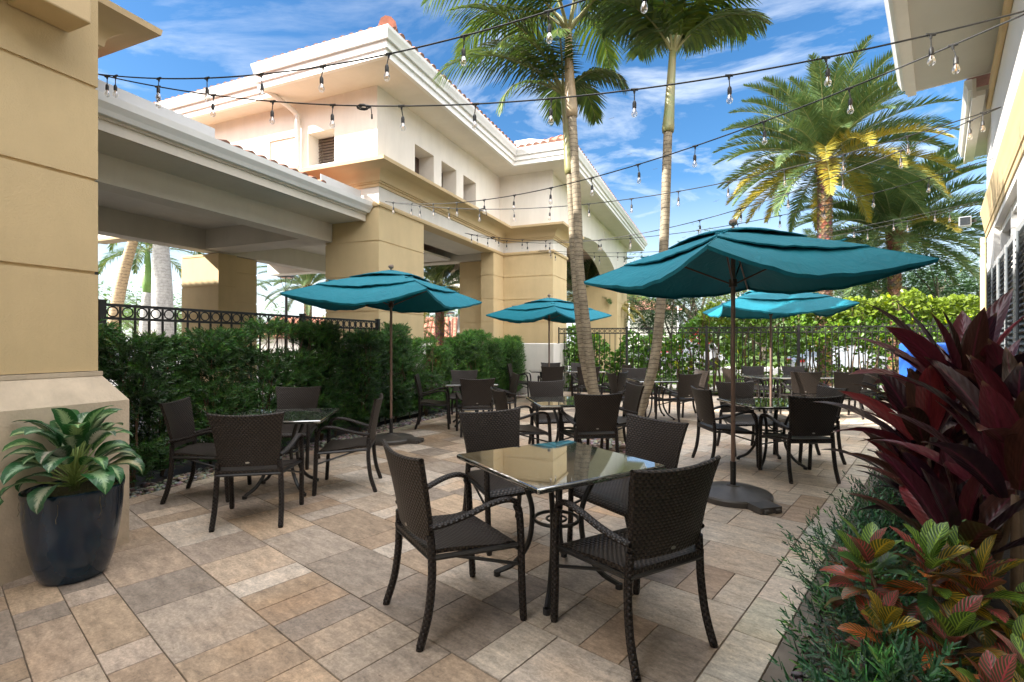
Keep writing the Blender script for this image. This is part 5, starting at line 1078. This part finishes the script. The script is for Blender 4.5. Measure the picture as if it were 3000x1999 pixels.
tree((-24, 34, -.08), 5.2, 3.2, 'green tree in the far left behind the banded palm', 71, 3500, .15, (1.4, 1.5, .8), .2, .2)
tree((-11.0, 38, -.08), 3.6, 2.6, 'low green tree behind the street lamp', 72, 3000, .15, (1.5, 1.6, .9), .2, .2)
def treeline(name, n, x0, x1, y, label_):
    rng = random.Random(81); mb = MB()
    for k in range(n):
        x = rng.uniform(x0, x1); yy = y + rng.uniform(-6, 8); h = rng.uniform(2.5, 7); 
        for _ in range(260):
            p = V((x + rng.gauss(0, 1.8), yy + rng.gauss(0, 1.2), max(.1, h * rng.uniform(.02, 1)))); an = rng.uniform(0, 6.3); s_ = rng.uniform(.25, .5); u = V((cos(an), sin(an), rng.uniform(-.5, .5))) * s_; w = V((-sin(an) * .4, cos(an) * .4, 1)) * s_ * .7; kk = rng.uniform(.5, 1.4)
            mb.poly([p - u, p - w, p + u, p + w], None, (kk, kk * rng.uniform(.9, 1.1), kk * .9))
    tag(mb.build(name, M['leaftree'], fix=False), label_, 'trees', kind='stuff')
treeline('distant_trees', 75, 12, 95, 66, 'far wood closing the view across the street')
# ---- near planting ---------------------------------------------------
def leaf(mb, base, az, el, L, w, curve, c, rng, n=8, fold=.25, m_=2, wavy=.0, shape=lambda t: sin(pi * min(1, t ** .8)) ** .75, roll=0, stem=0):
    """broad leaf with a midrib fold: uv.x along, uv.y across"""
    p = V(base); e = el; h = V((cos(az), sin(az), 0)); rows = []; side = V((-sin(az), cos(az), 0))
    if stem:
        d = h * cos(e) + UP * sin(e); p = p + d * stem
    for k in range(n + 1):
        t = k / n; d = h * cos(e) + UP * sin(e); nn = side.cross(d).normalized() if True else UP
        if nn.z < 0 and abs(e) < pi / 2: nn = -nn
        sd = (side * cos(roll) + nn * sin(roll)).normalized(); n2 = (nn * cos(roll) - side * sin(roll)).normalized()
        ww = w * max(.03, shape(t)); row = []
        for j in range(-m_, m_ + 1):
            x = j / m_; row.append((mb.vert(p + sd * (x * ww) + n2 * (fold * abs(x) * ww + wavy * sin(t * 17 + j) * ww * abs(x))), (t, x)))
        rows.append(row); p = p + d * (L / n); e -= curve / n * (.4 + 1.2 * t)
    for k in range(n):
        for j in range(2 * m_): 
            q = (rows[k][j], rows[k][j + 1], rows[k + 1][j + 1], rows[k + 1][j]); mb.face([a for a, _ in q], [b for _, b in q], c)
def shrub(name, loc, h, r_, n, seed, label, col=(1, 1, 1), nn=15, nl=.07, L=(.10, .2)):
    rng = random.Random(seed); r = empty(name, loc, 0, label, 'shrub', 'low podocarpus shrubs edging the planting'); mb = MB(); tw = MB()
    for k in range(n):
        an = rng.uniform(0, 6.28); el = rng.uniform(.15, 1.5); d = V((cos(an) * cos(el), sin(an) * cos(el), sin(el))); q = rng.uniform(.55, 1.0); p = V((d.x * r_ * q, d.y * r_ * q, max(.02, d.z * h * q)))
        tw.tube([V((0, 0, 0)), p * .5 + V((0, 0, .03)), p], [.007, .005, .003], 4, cap=False); dd = (d + UP * rng.uniform(.1, .7) + V((rng.uniform(-.4, .4), rng.uniform(-.4, .4), 0))).normalized()
        kk = rng.uniform(.55, 1.2); c = (kk * col[0], kk * col[1], kk * col[2])
        if rng.random() < .12: c = (c[0] * 2.2, c[1] * 1.9, c[2])
        sprig(mb, p, dd, rng.uniform(*L), nn, nl, .0115, rng, c)
    tw.build('twigs', M['twig'], r, fix=False); mb.build('foliage', M['leafbed'], r, fix=False)
shrub('podocarpus_shrub', TW(-.08, 2.05, -.02), .38, .34, 190, 91, 'dark green needle shrub at the bottom edge of the picture beside the pebbles')
shrub('podocarpus_shrub', TW(-.20, 2.66, -.02), .36, .32, 170, 92, 'needle shrub in front of the croton, overhanging the kerb', nl=.055)
shrub('podocarpus_shrub', TW(-.27, 3.28, -.02), .46, .33, 130, 93, 'needle shrub with long arching shoots reaching over the paving', nl=.055, L=(.16, .30))
shrub('podocarpus_shrub', TW(-.30, 4.05, -.02), .36, .32, 130, 94, 'needle shrub half under the maroon leaves', nl=.05)
shrub('podocarpus_shrub', TW(-.30, 4.95, -.02), .34, .34, 110, 95, 'needle shrub farthest along the planting edge', nl=.05)
shrub('podocarpus_shrub', TW(.12, 1.58, -.02), .34, .34, 170, 96, 'bluish needle shrub in the lower right corner', col=(.9, 1.1, 1.3))
MAR = [(.050, .010, .015), (.026, .010, .012), (.075, .012, .018), (.042, .020, .012), (.018, .008, .012), (.028, .008, .018), (.06, .022, .016)]
MARR = [(.17, .022, .026), (.13, .02, .022), (.09, .022, .018)]
def cordyline(loc, heads, label, seed, wl=(.046, .066)):
    """stems carrying rosettes; heads = (dx, dy, z, n leaves, leaf length, redness, tilt az, tilt)"""
    rng = random.Random(seed); r = empty('cordyline', loc, 0, label, 'shrub', 'maroon cordyline shrubs in the planting'); st = MB()
    for (dx_, dy_, z, n, L, red) in heads:
        st.tube(cr([(dx_ * .15, dy_ * .15, 0), (dx_ * .6, dy_ * .6, z * .5), (dx_, dy_, z)], 4), [.020 - .001 * k for k in range(9)], 7)
        mb = MB()
        n = int(n * .72)
        for k in range(n):
            q = k / n; az = k * 2.4 + rng.uniform(-.25, .25); el = R(88 - 62 * q ** .9 + rng.uniform(-8, 8)); l = L * rng.uniform(.8, 1.1) * (.75 + .5 * min(1, q * 2.2)) ; c = rng.choice(MARR) if rng.random() < red * (1.3 - q) else rng.choice(MAR); kk = rng.uniform(.75, 1.3)
            leaf(mb, (dx_ + cos(az) * .012, dy_ + sin(az) * .012, z - .10 * q), az, el, l * .84, rng.uniform(*wl), .25 + .70 * q, tuple(x * kk for x in c), rng, fold=.35, wavy=.05, stem=l * .16, roll=rng.uniform(-.5, .5), shape=lambda t: max(.03, sin(pi * min(1, (.10 + .90 * t) ** 1.05)) ** .85))
        mb.build('leaves', M['cordy'], r, smooth=True, fix=False)
    st.build('stems', M['twig'], r, smooth=True, fix=False)
cordyline(TW(.10, 3.55), [(.0, .0, 1.18, 28, .56, .25), (.14, -.16, .98, 24, .52, .0), (-.10, .12, .90, 26, .48, .35), (.20, .10, 1.05, 24, .50, .0), (-.14, -.04, .56, 26, .40, .65), (.05, -.22, .70, 24, .46, .2), (-.02, .16, .60, 22, .44, .4)], 'tallest maroon cordyline with upright red leaves by the shutters', 101)
cordyline(TW(.0, 4.3), [(.0, .0, .74, 26, .46, .3), (-.16, .12, .60, 24, .38, .35), (.12, .22, .92, 26, .46, .6), (-.08, -.2, .48, 22, .38, .2)], 'reddish brown cordyline spreading towards the far chairs', 102)
cordyline(TW(.22, 2.75), [(.0, .0, .86, 24, .50, .0), (.16, .14, .98, 20, .50, .05), (-.12, .10, .62, 18, .44, .1)], 'almost black cordyline at the right edge of the picture', 103)
CRO = [(.42, .045, .035), (.50, .10, .02), (.42, .27, .02), (.20, .32, .04), (.35, .05, .06), (.10, .20, .04), (.45, .18, .03)]
def croton(loc, heads, label, seed):
    rng = random.Random(seed); r = empty('croton', loc, 0, label, 'shrub', 'croton shrubs with red and yellow leaves'); st = MB()
    for (dx_, dy_, z, n, L) in heads:
        st.tube(cr([(0, 0, 0), (dx_ * .6, dy_ * .6, z * .55), (dx_, dy_, z)], 3), [.012 - .001 * k for k in range(7)], 6); mb = MB()
        for k in range(n):
            q = k / n; az = k * 2.4 + rng.uniform(-.3, .3); el = R(72 - 95 * q + rng.uniform(-10, 10)); c = rng.choice(CRO[2:5] if q < .3 else CRO); kk = rng.uniform(.95, 1.55) * (.45 if q > .75 else 1)
            L_ = L * .88; leaf(mb, (dx_, dy_, z + .05 - .17 * q), az, el, L_ * rng.uniform(.75, 1.15), L_ * .23, .5 + .5 * q, tuple(x * kk for x in c), rng, fold=.25, wavy=.05, stem=.02, roll=rng.uniform(-.4, .4), shape=lambda t: max(.04, sin(pi * min(1, (.05 + .95 * t) ** .95)) ** .7))
        mb.build('leaves', M['croton'], r, smooth=True, fix=False)
    st.build('stems', M['twig'], r, smooth=True, fix=False)
croton(TW(-.03, 2.42), [(0, 0, .60, 26, .17), (-.17, .07, .58, 22, .165), (.13, -.06, .56, 24, .165), (-.06, -.16, .42, 22, .155), (.20, .12, .56, 22, .16), (.12, -.22, .36, 20, .155), (-.22, -.06, .40, 20, .15), (-.12, .20, .50, 20, .16), (.28, -.08, .42, 20, .16)], 'croton with green yellow and red veined leaves in front of the maroon plants', 111)
croton(TW(.12, 1.95), [(0, 0, .40, 20, .15), (-.12, .05, .30, 16, .14), (.14, .04, .44, 18, .15), (.03, -.14, .28, 14, .14)], 'lower croton with orange leaves in the bottom right corner', 112)
# ---- potted plant ----------------------------------------------------
pot = empty('glazed_pot', (-2.74, 3.14, 0), 0, 'tall dark blue glazed pot against the pier', 'pot'); pot.scale = (.84, .84, .88)
mb = MB(); mb.lathe([(.16, 0), (.185, .004), (.205, .03), (.235, .12), (.262, .25), (.282, .40), (.292, .52), (.294, .59), (.300, .615), (.298, .632), (.285, .635), (.272, .62), (.262, .56)], 40); mb.build('body', M['navy'], pot, smooth='auto')
rng = random.Random(5); mb = MB(); mb.lathe([(.02, .60), (.262, .592), (.262, .58), (.02, .57)], 24)
for _ in range(1500):
    a = rng.uniform(0, 6.28); q = .275 * sqrt(rng.random()); p = V((q * cos(a), q * sin(a), .595 + .05 * (1 - q / .28) + rng.uniform(0, .03))); d = V((rng.uniform(-1, 1), rng.uniform(-1, 1), rng.uniform(-.2, .8))); blade(mb, p, d, UP, rng.uniform(.03, .07), .003, 1.2, 2, (1, 1, 1))
for a in (-1.9, -1.75, -1.2, 3.3, -2.6, -.3):
    p = V((.29 * cos(a), .29 * sin(a), .63)); q = [p]
    for k in range(6): q.append(q[-1] + V((rng.uniform(-.014, .014) + .004 * cos(a), .004 * sin(a) + rng.uniform(-.01, .01), -.028)))
    mb.tube(cr(q, 3), .0016, 4)
mb.build('moss', M['moss'], pot, fix=False)
ag = empty('variegated_plant', (-2.74, 3.14, .53), 0, 'leafy plant with silver green variegated leaves filling the blue pot', 'plant'); ag.scale = (.88, .88, .92); mb = MB(); st = MB(); rng = random.Random(9)
for k in range(46):
    q = k / 46; az = k * 2.39996 + rng.uniform(-.2, .2); el = R(74 - 54 * q + rng.uniform(-12, 12)); c = tuple(x * rng.uniform(.75, 1.12) for x in (1, 1, 1)); sl_ = rng.uniform(.10, .20); bz = .03 + .20 * (1 - q)
    b0 = V((cos(az) * .03, sin(az) * .03, bz)); leaf(mb, b0, az, el, rng.uniform(.24, .32), rng.uniform(.062, .082), 1.5 + 1.1 * q, c, rng, fold=.22, wavy=.06, stem=sl_, n=9, roll=rng.uniform(-.35, .35), shape=lambda t: max(.03, sin(pi * min(1, (.05 + .95 * t) ** .9)) ** .75))
    d = V((cos(az) * cos(el), sin(az) * cos(el), sin(el))); st.tube([V((cos(az) * .02, sin(az) * .02, -.02)), b0, b0 + d * sl_], [.008, .007, .005], 5)
mb.build('leaves', M['agla'], ag, smooth=True, fix=False); st.build('stems', mat('pale_green_stem', (.22, .30, .08), .5), ag, smooth=True, fix=False)
# ---- grass tufts and lawn strip --------------------------------------
mb = MB(); rng = random.Random(15)
for _ in range(9000):
    x = rng.uniform(3, 22); y = rng.uniform(15.2 - .3 * (x - 3), 26 - .1 * x); p = V((x, max(y, 13.0), -.09)); blade(mb, p, V((rng.uniform(-.4, .4), rng.uniform(-.4, .4), 1)), V((rng.uniform(-1, 1), rng.uniform(-1, 1), .1)), rng.uniform(.05, .12), .02, .3, 1, tuple(q * rng.uniform(.7, 1.5) for q in (1.3, 1.6, .5)))
tag(mb.build('grass', M['leafclu'], fix=False), 'short bright lawn grass beyond the back fence', 'grass', kind='stuff')
# ================================================================== string lights
def string_light(label, A, B, h, first, n_b=40, gap=.665, plug=None, drop=.085):
    A, B = V(A), V(B); r = empty('string_light', A, 0, label, 'string lights', 'black cabled bulb strings across the patio'); N_ = 60
    f = lambda t: (B - A) * t - V((0, 0, 4 * h * t * (1 - t)))
    P = [f(k / N_) for k in range(N_ + 1)]; mb = MB(); mb.tube(P, .0062, 6); mb.build('cable', M['bulbblack'], r, smooth=True)
    cum = [0]
    for k in range(N_): cum.append(cum[-1] + (P[k + 1] - P[k]).length)
    def at(s):
        for k in range(N_):
            if cum[k + 1] >= s: return P[k].lerp(P[k + 1], (s - cum[k]) / (cum[k + 1] - cum[k]))
        return P[-1]
    tan = (B - A).normalized(); s = first
    mb = MB(); mb.tube([B - tan * .02, B + TM * .17 * (1 if B.x > 3 else 0) + V((0, 0, .0 if B.x > 3 else .05))], .005, 5); mb.build('hook', M['bulbblack'], r)
    while s < cum[-1] - .12 and n_b:
        p = at(s); n_b -= 1; sw = V((rnd.uniform(-.012, .012), rnd.uniform(-.012, .012), 0)); q = p - V((0, 0, drop)) + sw
        mb = MB(); mb.tube([p - tan * .028, p + tan * .028], .0105, 8); mb.tube([p - V((0, 0, .004)), p - V((0, 0, .03))], [.012, .007], 7); mb.tube([p - V((0, 0, .02)), q], .0042, 6)
        mb.tube([q, q - V((0, 0, .008)), q - V((0, 0, .022)), q - V((0, 0, .058))], [.006, .012, .0155, .0155], 10); so_ = mb.build('socket', M['bulbblack'], r, smooth='auto')
        z = q - V((0, 0, .058)); mb = MB(); prof = [(.011, 0), (.013, -.010), (.019, -.026), (.0235, -.041), (.023, -.053), (.0175, -.065), (.009, -.071), (.001, -.073)]
        rings = [[mb.vert(z + V((rr * cos(2 * pi * k / 12), rr * sin(2 * pi * k / 12), zz))) for k in range(12)] for rr, zz in prof]
        for i in range(len(prof) - 1):
            for k in range(12): mb.face([rings[i][k], rings[i][(k + 1) % 12], rings[i + 1][(k + 1) % 12], rings[i + 1][k]])
        mb.build('bulb', M['bulb'], so_, smooth=True)
        mb = MB(); mb.tube([z - V((.003, 0, .006)), z - V((.004, 0, .05))], .0012, 4); mb.tube([z - V((-.003, 0, .006)), z - V((-.004, 0, .05))], .0012, 4); mb.tube([z, z - V((0, 0, .02))], [.006, .003], 6); mb.build('filament', M['filament'], so_)
        s += gap * rnd.uniform(.96, 1.04)
    if plug:
        p = at(plug); mb = MB()
        for k in range(4): mb.tube([p + tan * (.05 * cos(t * .7) + .012 * k) + V((0, .015 * sin(t * .7 + k), -.012 - .022 * sin(t * .7) * (1 if k % 2 else .6))) for t in range(10)], .006, 5, cap=False)
        mb.tube([p + tan * .09 - V((0, 0, .01)), p + tan * .10 - V((0, 0, .08))], .004, 5); mb.tube([p + tan * .10 - V((0, 0, .08)), p + tan * .10 - V((0, 0, .12))], .008, 6); mb.build('connector', M['bulbblack'], r, smooth=True)
    return r
A0 = (-4.3, 5.2, 4.24); A1 = (-2.43, 9.63, 4.17); A2 = (-1.19, 12.62, 4.22); A3 = (.79, 14.42, 4.12)
R0 = (3.49, 3.31, 3.67); R1 = (5.36, 5.5, 4.04); R2 = (6.72, 7.0, 4.03); R3 = (9.0, 9.7, 4.19)
string_light('highest string of bulbs, rising from the left pier past the roof corner', A0, (2.83, 2.51, 4.2), .50, .30)
string_light('string of bulbs from the left pier across both palm trunks to the right wall', A0, R0, .48, .14, plug=3.12)
string_light('string of bulbs rising steeply from the thick yellow pier to the upper right wall', A1, R0, .46, .30)
string_light('string of bulbs from the thick yellow pier to the moulding, crossing the date palm', A1, R1, .52, .20, plug=2.2)
string_light('upper string starting over the pavilion opening, ending at the moulding', A2, R1, .74, .30)
string_light('lower string starting over the pavilion opening, ending farther along the moulding', A2, R2, .58, .42, plug=.9)
string_light('upper of the two strings starting at the yellow corner pier', A3, R3, .40, .35)
string_light('lower of the two strings starting at the yellow corner pier, sagging behind the palms', (.75, 14.44, 4.10), (8.9, 9.6, 4.12), .50, .55)
# ================================================================== small things beyond
def street_lamp(loc, h, label):
    r = empty('street_lamp', loc, 0, label, 'street lamp', 'black street lamps'); mb = MB(); mb.tube([(0, 0, -.1), (0, 0, .5), (0, 0, h - .7)], [.09, .07, .06], 10); mb.build('post', M['black'], r, smooth='auto')
    mb = MB()
    for k in range(3):
        a = k * 2.1; mb.tube([(0, 0, h - .75), (.20 * cos(a), .20 * sin(a), h - .45), (.30 * cos(a), .30 * sin(a), h - .1)], .012, 5)
    mb.lathe([(.36, h - .10), (.38, h - .06), (.30, h), (.05, h + .04)], 20); mb.build('lamp_head', M['black'], r, smooth='auto')
    mb = MB(); mb.lathe([(.25, h - .13), (.27, h - .105)], 20); mb.build('lens', M['pane'], r)
street_lamp((-10.35, 23.0, -.08), 4.65, 'black street lamp seen under the walkway left of the yellow pier')
street_lamp((-4.7, 38, -.08), 3.9, 'small street lamp in front of the terracotta roof')
b = empty('terracotta_roofed_house', (-8, 46, -.08), .1, 'low building with long pink terracotta roof seen between the piers', 'building'); mb = MB(); mb.box(-13, 8, -4, 6, 0, 1.9); mb.build('wall', M['stucco_w'], b)
mb = MB(); hip(mb, -13.6, 8.6, -4.7, 6.6, 1.9, R(20)); tiles_along(mb, (-13.4, -4.7, 1.93), (8.4, -4.7, 1.93), (0, 1, 0), 60, 5.6, R(20), .18); mb.build('roof', M['terra'], b, fix=False)
b = empty('distant_house', (13.5, 60, -.08), 0, 'distant house with terracotta roof above the round dark tree', 'building'); mb = MB(); mb.box(-5, 5, -4, 4, 0, 5.2); mb.build('wall', M['stucco_w'], b); mb = MB(); hip(mb, -5.8, 5.8, -4.8, 4.8, 5.2, R(24)); mb.build('roof', M['terra'], b, fix=False)
def car(loc, rz, paint, label, name='parked_car', van=0):
    r = empty(name, loc, rz, label, 'car', 'vehicles parked beyond the hedges'); mb = MB()
    W_ = .88; pr = [(-2.2, .35), (-2.25, .62), (-2.1, .86), (-1.5, .95), (-.95, 1.38), (.55, 1.42), (1.2, .98), (2.0, .84), (2.2, .6), (2.15, .35)] if not van else [(-2.4, .4), (-2.4, 1.9), (1.1, 1.95), (1.6, 1.2), (2.3, 1.05), (2.4, .4)]
    n = len(pr); L_ = [mb.vert((x, -W_ * (1 if z < 1 else .84), z)) for x, z in pr]; Q = [mb.vert((x, W_ * (1 if z < 1 else .84), z)) for x, z in pr]
    for i in range(n): mb.face([L_[i], L_[(i + 1) % n], Q[(i + 1) % n], Q[i]])
    mb.face(L_[::-1]); mb.face(Q); bevel(mb.build('body', paint, r, smooth='auto'), .05)
    mb = MB()
    for sy in (-1, 1):
        y = sy * (W_ * .93 + .02); q = [(-1.28, .98), (-.88, 1.30), (.48, 1.34), (.98, .99)] if not van else [(.3, 1.25), (.3, 1.75), (1.05, 1.75), (1.35, 1.25)]
        mb.poly([(x, y - sy * .09 * ((z > 1.1) and not van), z) for x, z in q])
    mb.build('window', M['pane'], r, fix=False)
    for x in (-1.35, 1.4):
        for sy in (-1, 1): 
            mb = MB(); mb.tube([(x, sy * .72, .32), (x, sy * .92, .32)], .33, 18); w = mb.build('wheel', M['tyre'], r, smooth='auto'); mb = MB(); mb.tube([(x, sy * .9, .32), (x, sy * .935, .32)], .19, 12); mb.build('rim', M['cars'], w)
            mb = MB(); mb.box(2.08 if x > 0 else -2.27, 2.22 if x > 0 else -2.14, sy * .55 - .16, sy * .55 + .16, .62, .76); mb.build('headlight' if x > 0 else 'taillight', M['signw' if x > 0 else 'red'], r)
    return r
for a in ((-7.0, 24, .3, 'carw', 'white car parked beyond the low hedge between the piers', 0), (-4.4, 23.2, .3, 'carr', 'red car parked next to the white one between the piers', 0), (-13.5, 17, 1.2, 'cars', 'silver car glimpsed through the dark hedge', 0), (-10.8, 18.5, 1.2, 'carw', 'white car glimpsed through the dark hedge near the thick pier', 0),
          (16.0, 24.5, .05, 'cars', 'silver car behind the fence below the far umbrella', 0), (20.5, 22.5, .0, 'carw', 'white car behind the fence near the blue covered box', 0), (26, 22, 0, 'cars', 'grey car farthest right along the street', 0), (12.6, 37.5, .05, 'carr', 'red car at the kerb behind the stop signs', 0)):
    car((a[0], a[1], -.075), a[2], M[a[3]], a[4], van=a[5])
def sign(loc, rz, h, label):
    r = empty('stop_sign', loc, rz, label, 'stop sign', 'red stop signs at the street'); mb = MB(); mb.tube([(0, .03, -.1), (0, .03, h)], .03, 8); mb.build('post', M['cars'], r)
    mb = MB(); v0 = [mb.vert((.38 * cos(pi / 8 + k * pi / 4), -.006, h - .1 + .38 * sin(pi / 8 + k * pi / 4))) for k in range(8)]; v1 = [mb.vert((.38 * cos(pi / 8 + k * pi / 4), .006, h - .1 + .38 * sin(pi / 8 + k * pi / 4))) for k in range(8)]
    mb.face(v0); mb.face(v1[::-1])
    for k in range(8): mb.face([v0[k], v1[k], v1[(k + 1) % 8], v0[(k + 1) % 8]])
    pl = mb.build('plate', M['red'], r)
    cu = bpy.data.curves.new('t', 'FONT'); cu.body = 'STOP'; cu.size = .30; cu.align_x = 'CENTER'; cu.align_y = 'CENTER'; cu.extrude = .003; to = bpy.data.objects.new('t', cu); COL.objects.link(to)
    dg = bpy.context.evaluated_depsgraph_get(); me = bpy.data.meshes.new_from_object(to.evaluated_get(dg)); bpy.data.objects.remove(to); me.materials.clear(); me.materials.append(M['signw']); o = bpy.data.objects.new('lettering', me); COL.objects.link(o); o.parent = pl; o.rotation_euler = (pi / 2, 0, 0); o.location = (0, -.012, h - .1)
sign((8.9, 24.5, -.08), -.15, 2.05, 'left stop sign reading STOP beyond the back fence')
sign((9.25, 24.2, -.08), -.5, 1.85, 'right lower stop sign reading STOP beyond the back fence')
t = empty('flatbed_truck', (9.6, 29.0, -.075), .03, 'white work truck with a flat bed beyond the fence', 'truck'); mb = MB(); mb.box(-2.6, .5, -.95, .95, .55, .68); mb.box(-2.6, .5, -.98, -.90, .68, .98); mb.box(-2.6, .5, .90, .98, .68, .98); mb.box(-2.65, -2.58, -.98, .98, .60, .98); mb.build('bed', M['cars'], t)
mb = MB(); mb.hull8([(.55, -.95, .4), (2.6, -.95, .4), (.55, .95, .4), (2.6, .95, .4), (.6, -.9, 1.85), (1.5, -.9, 1.85), (.6, .9, 1.85), (1.5, .9, 1.85)]); bevel(mb.build('cab', M['carw'], t), .08)
mb = MB(); mb.poly([(.75, -.975, 1.15), (1.9, -.975, 1.15), (1.5, -.93, 1.7), (.75, -.93, 1.7)]); mb.build('window', M['pane'], t, fix=False)
for x in (-1.6, 1.75):
    for sy in (-1, 1): mb = MB(); mb.tube([(x, sy * .75, .36), (x, sy * .97, .36)], .37, 18); mb.build('wheel', M['tyre'], t, smooth='auto')
mb = MB(); mb.lathe([(.25, .7), (.27, .75), (.27, 1.35), (.24, 1.4)], 16, -1.6, 0); tag(mb.build('blue_drum', M['bluecloth'], smooth='auto', loc=(9.6, 29.0, -.06)), 'blue drum standing on the truck bed', 'drum')
for (x, y, h) in ((7.9, 33.8, 4.2), (10.7, 33.5, 4.3), (11.05, 33.4, 4.0)):
    mb = MB(); mb.tube([(0, 0, -.1), (0, 0, h)], .05, 8); r_ = mb.build('sign_post', M['signw'], loc=(x, y, -.05)); tag(r_, {7.9: 'thin white post standing alone across the street', 10.7: 'left one of two white posts side by side across the street', 11.05: 'right one of two white posts side by side across the street'}[x], 'post', 'white posts across the street')
mb = MB(); rng = random.Random(3)
for _ in range(5200):
    p = V((rng.uniform(-5, 5), rng.uniform(-.5, .5), rng.uniform(0, 1.25))); an = rng.uniform(0, 6.3); u = V((cos(an), sin(an), rng.uniform(-.5, .5))) * .1; w = V((-sin(an) * .4, cos(an) * .4, 1)) * .08; mb.poly([p - u, p - w, p + u, p + w], None, tuple(q * rng.uniform(.7, 1.4) for q in (1.4, 1.6, .7)))
tag(mb.build('clipped_hedge', M['leaftree'], fix=False, loc=(13.5, 40, -.08)), 'low clipped hedge across the street behind the red car', 'hedge')
# blue covered box by the back fence
bx = empty('covered_cart', (8.98, 10.60, 0), R(-12), 'bright blue vinyl covered box against the back fence, white script on its side', 'cart'); mb = MB(); mb.box(-.55, .55, -.38, .38, .03, 1.46); o = mb.build('cover', M['bluecloth'], bx); bevel(o, .07, 4)
mb = MB(); pts = [(-.36, .98), (-.30, 1.08), (-.22, 1.04), (-.26, .96), (-.32, .99), (-.24, 1.02), (-.14, .96), (-.10, 1.04), (-.14, 1.06), (-.10, .97), (-.02, 1.03), (.04, .97), (.10, 1.05), (.16, .97), (.24, 1.03), (.32, .99)]
mb.tube(cr([(x - .12, -.387, z + .02) for x, z in pts], 4), .010, 5, up=V((0, 1, 0))); mb.build('script', M['signw'], bx, fix=True)
mb = MB(); mb.tube([(-.3, -.25, 0), (-.3, -.25, .05)], .04, 8); mb.tube([(.3, -.25, 0), (.3, -.25, .05)], .04, 8); mb.tube([(-.3, .25, 0), (-.3, .25, .05)], .04, 8); mb.tube([(.3, .25, 0), (.3, .25, .05)], .04, 8); mb.build('casters', M['black'], bx)
# flood light on the corner of the right building
fl = empty('flood_light', TW(.55, 14.2, 4.0), -YT, 'small grey floodlight on the corner of the white building', 'light fixture'); mb = MB(); mb.box(-.26, -.06, -.10, .12, -.10, .10); bevel(mb.build('housing', M['cars'], fl), .015); mb = MB(); mb.box(-.06, .02, -.03, .03, -.03, .03); mb.build('arm', M['black'], fl); mb = MB(); mb.box(-.24, -.08, -.108, -.102, -.08, .08); mb.build('lens', M['pane'], fl)
# a few fallen leaves on the paving
for k, (x, y, lb) in enumerate(((2.78, 4.05, 'dry brown leaf on the paving right of the umbrella base'), (3.02, 4.02, 'dry dark leaf on the pale border stones near the planting'))):
    mb = MB(); leaf(mb, (0, 0, .003), .5 + k, .1, .05, .014, .3, (.10, .05, .03), random.Random(k)); tag(mb.build('fallen_leaf', M['cordy'], smooth=True, fix=False, loc=(x, y, 0)), lb, 'leaf')
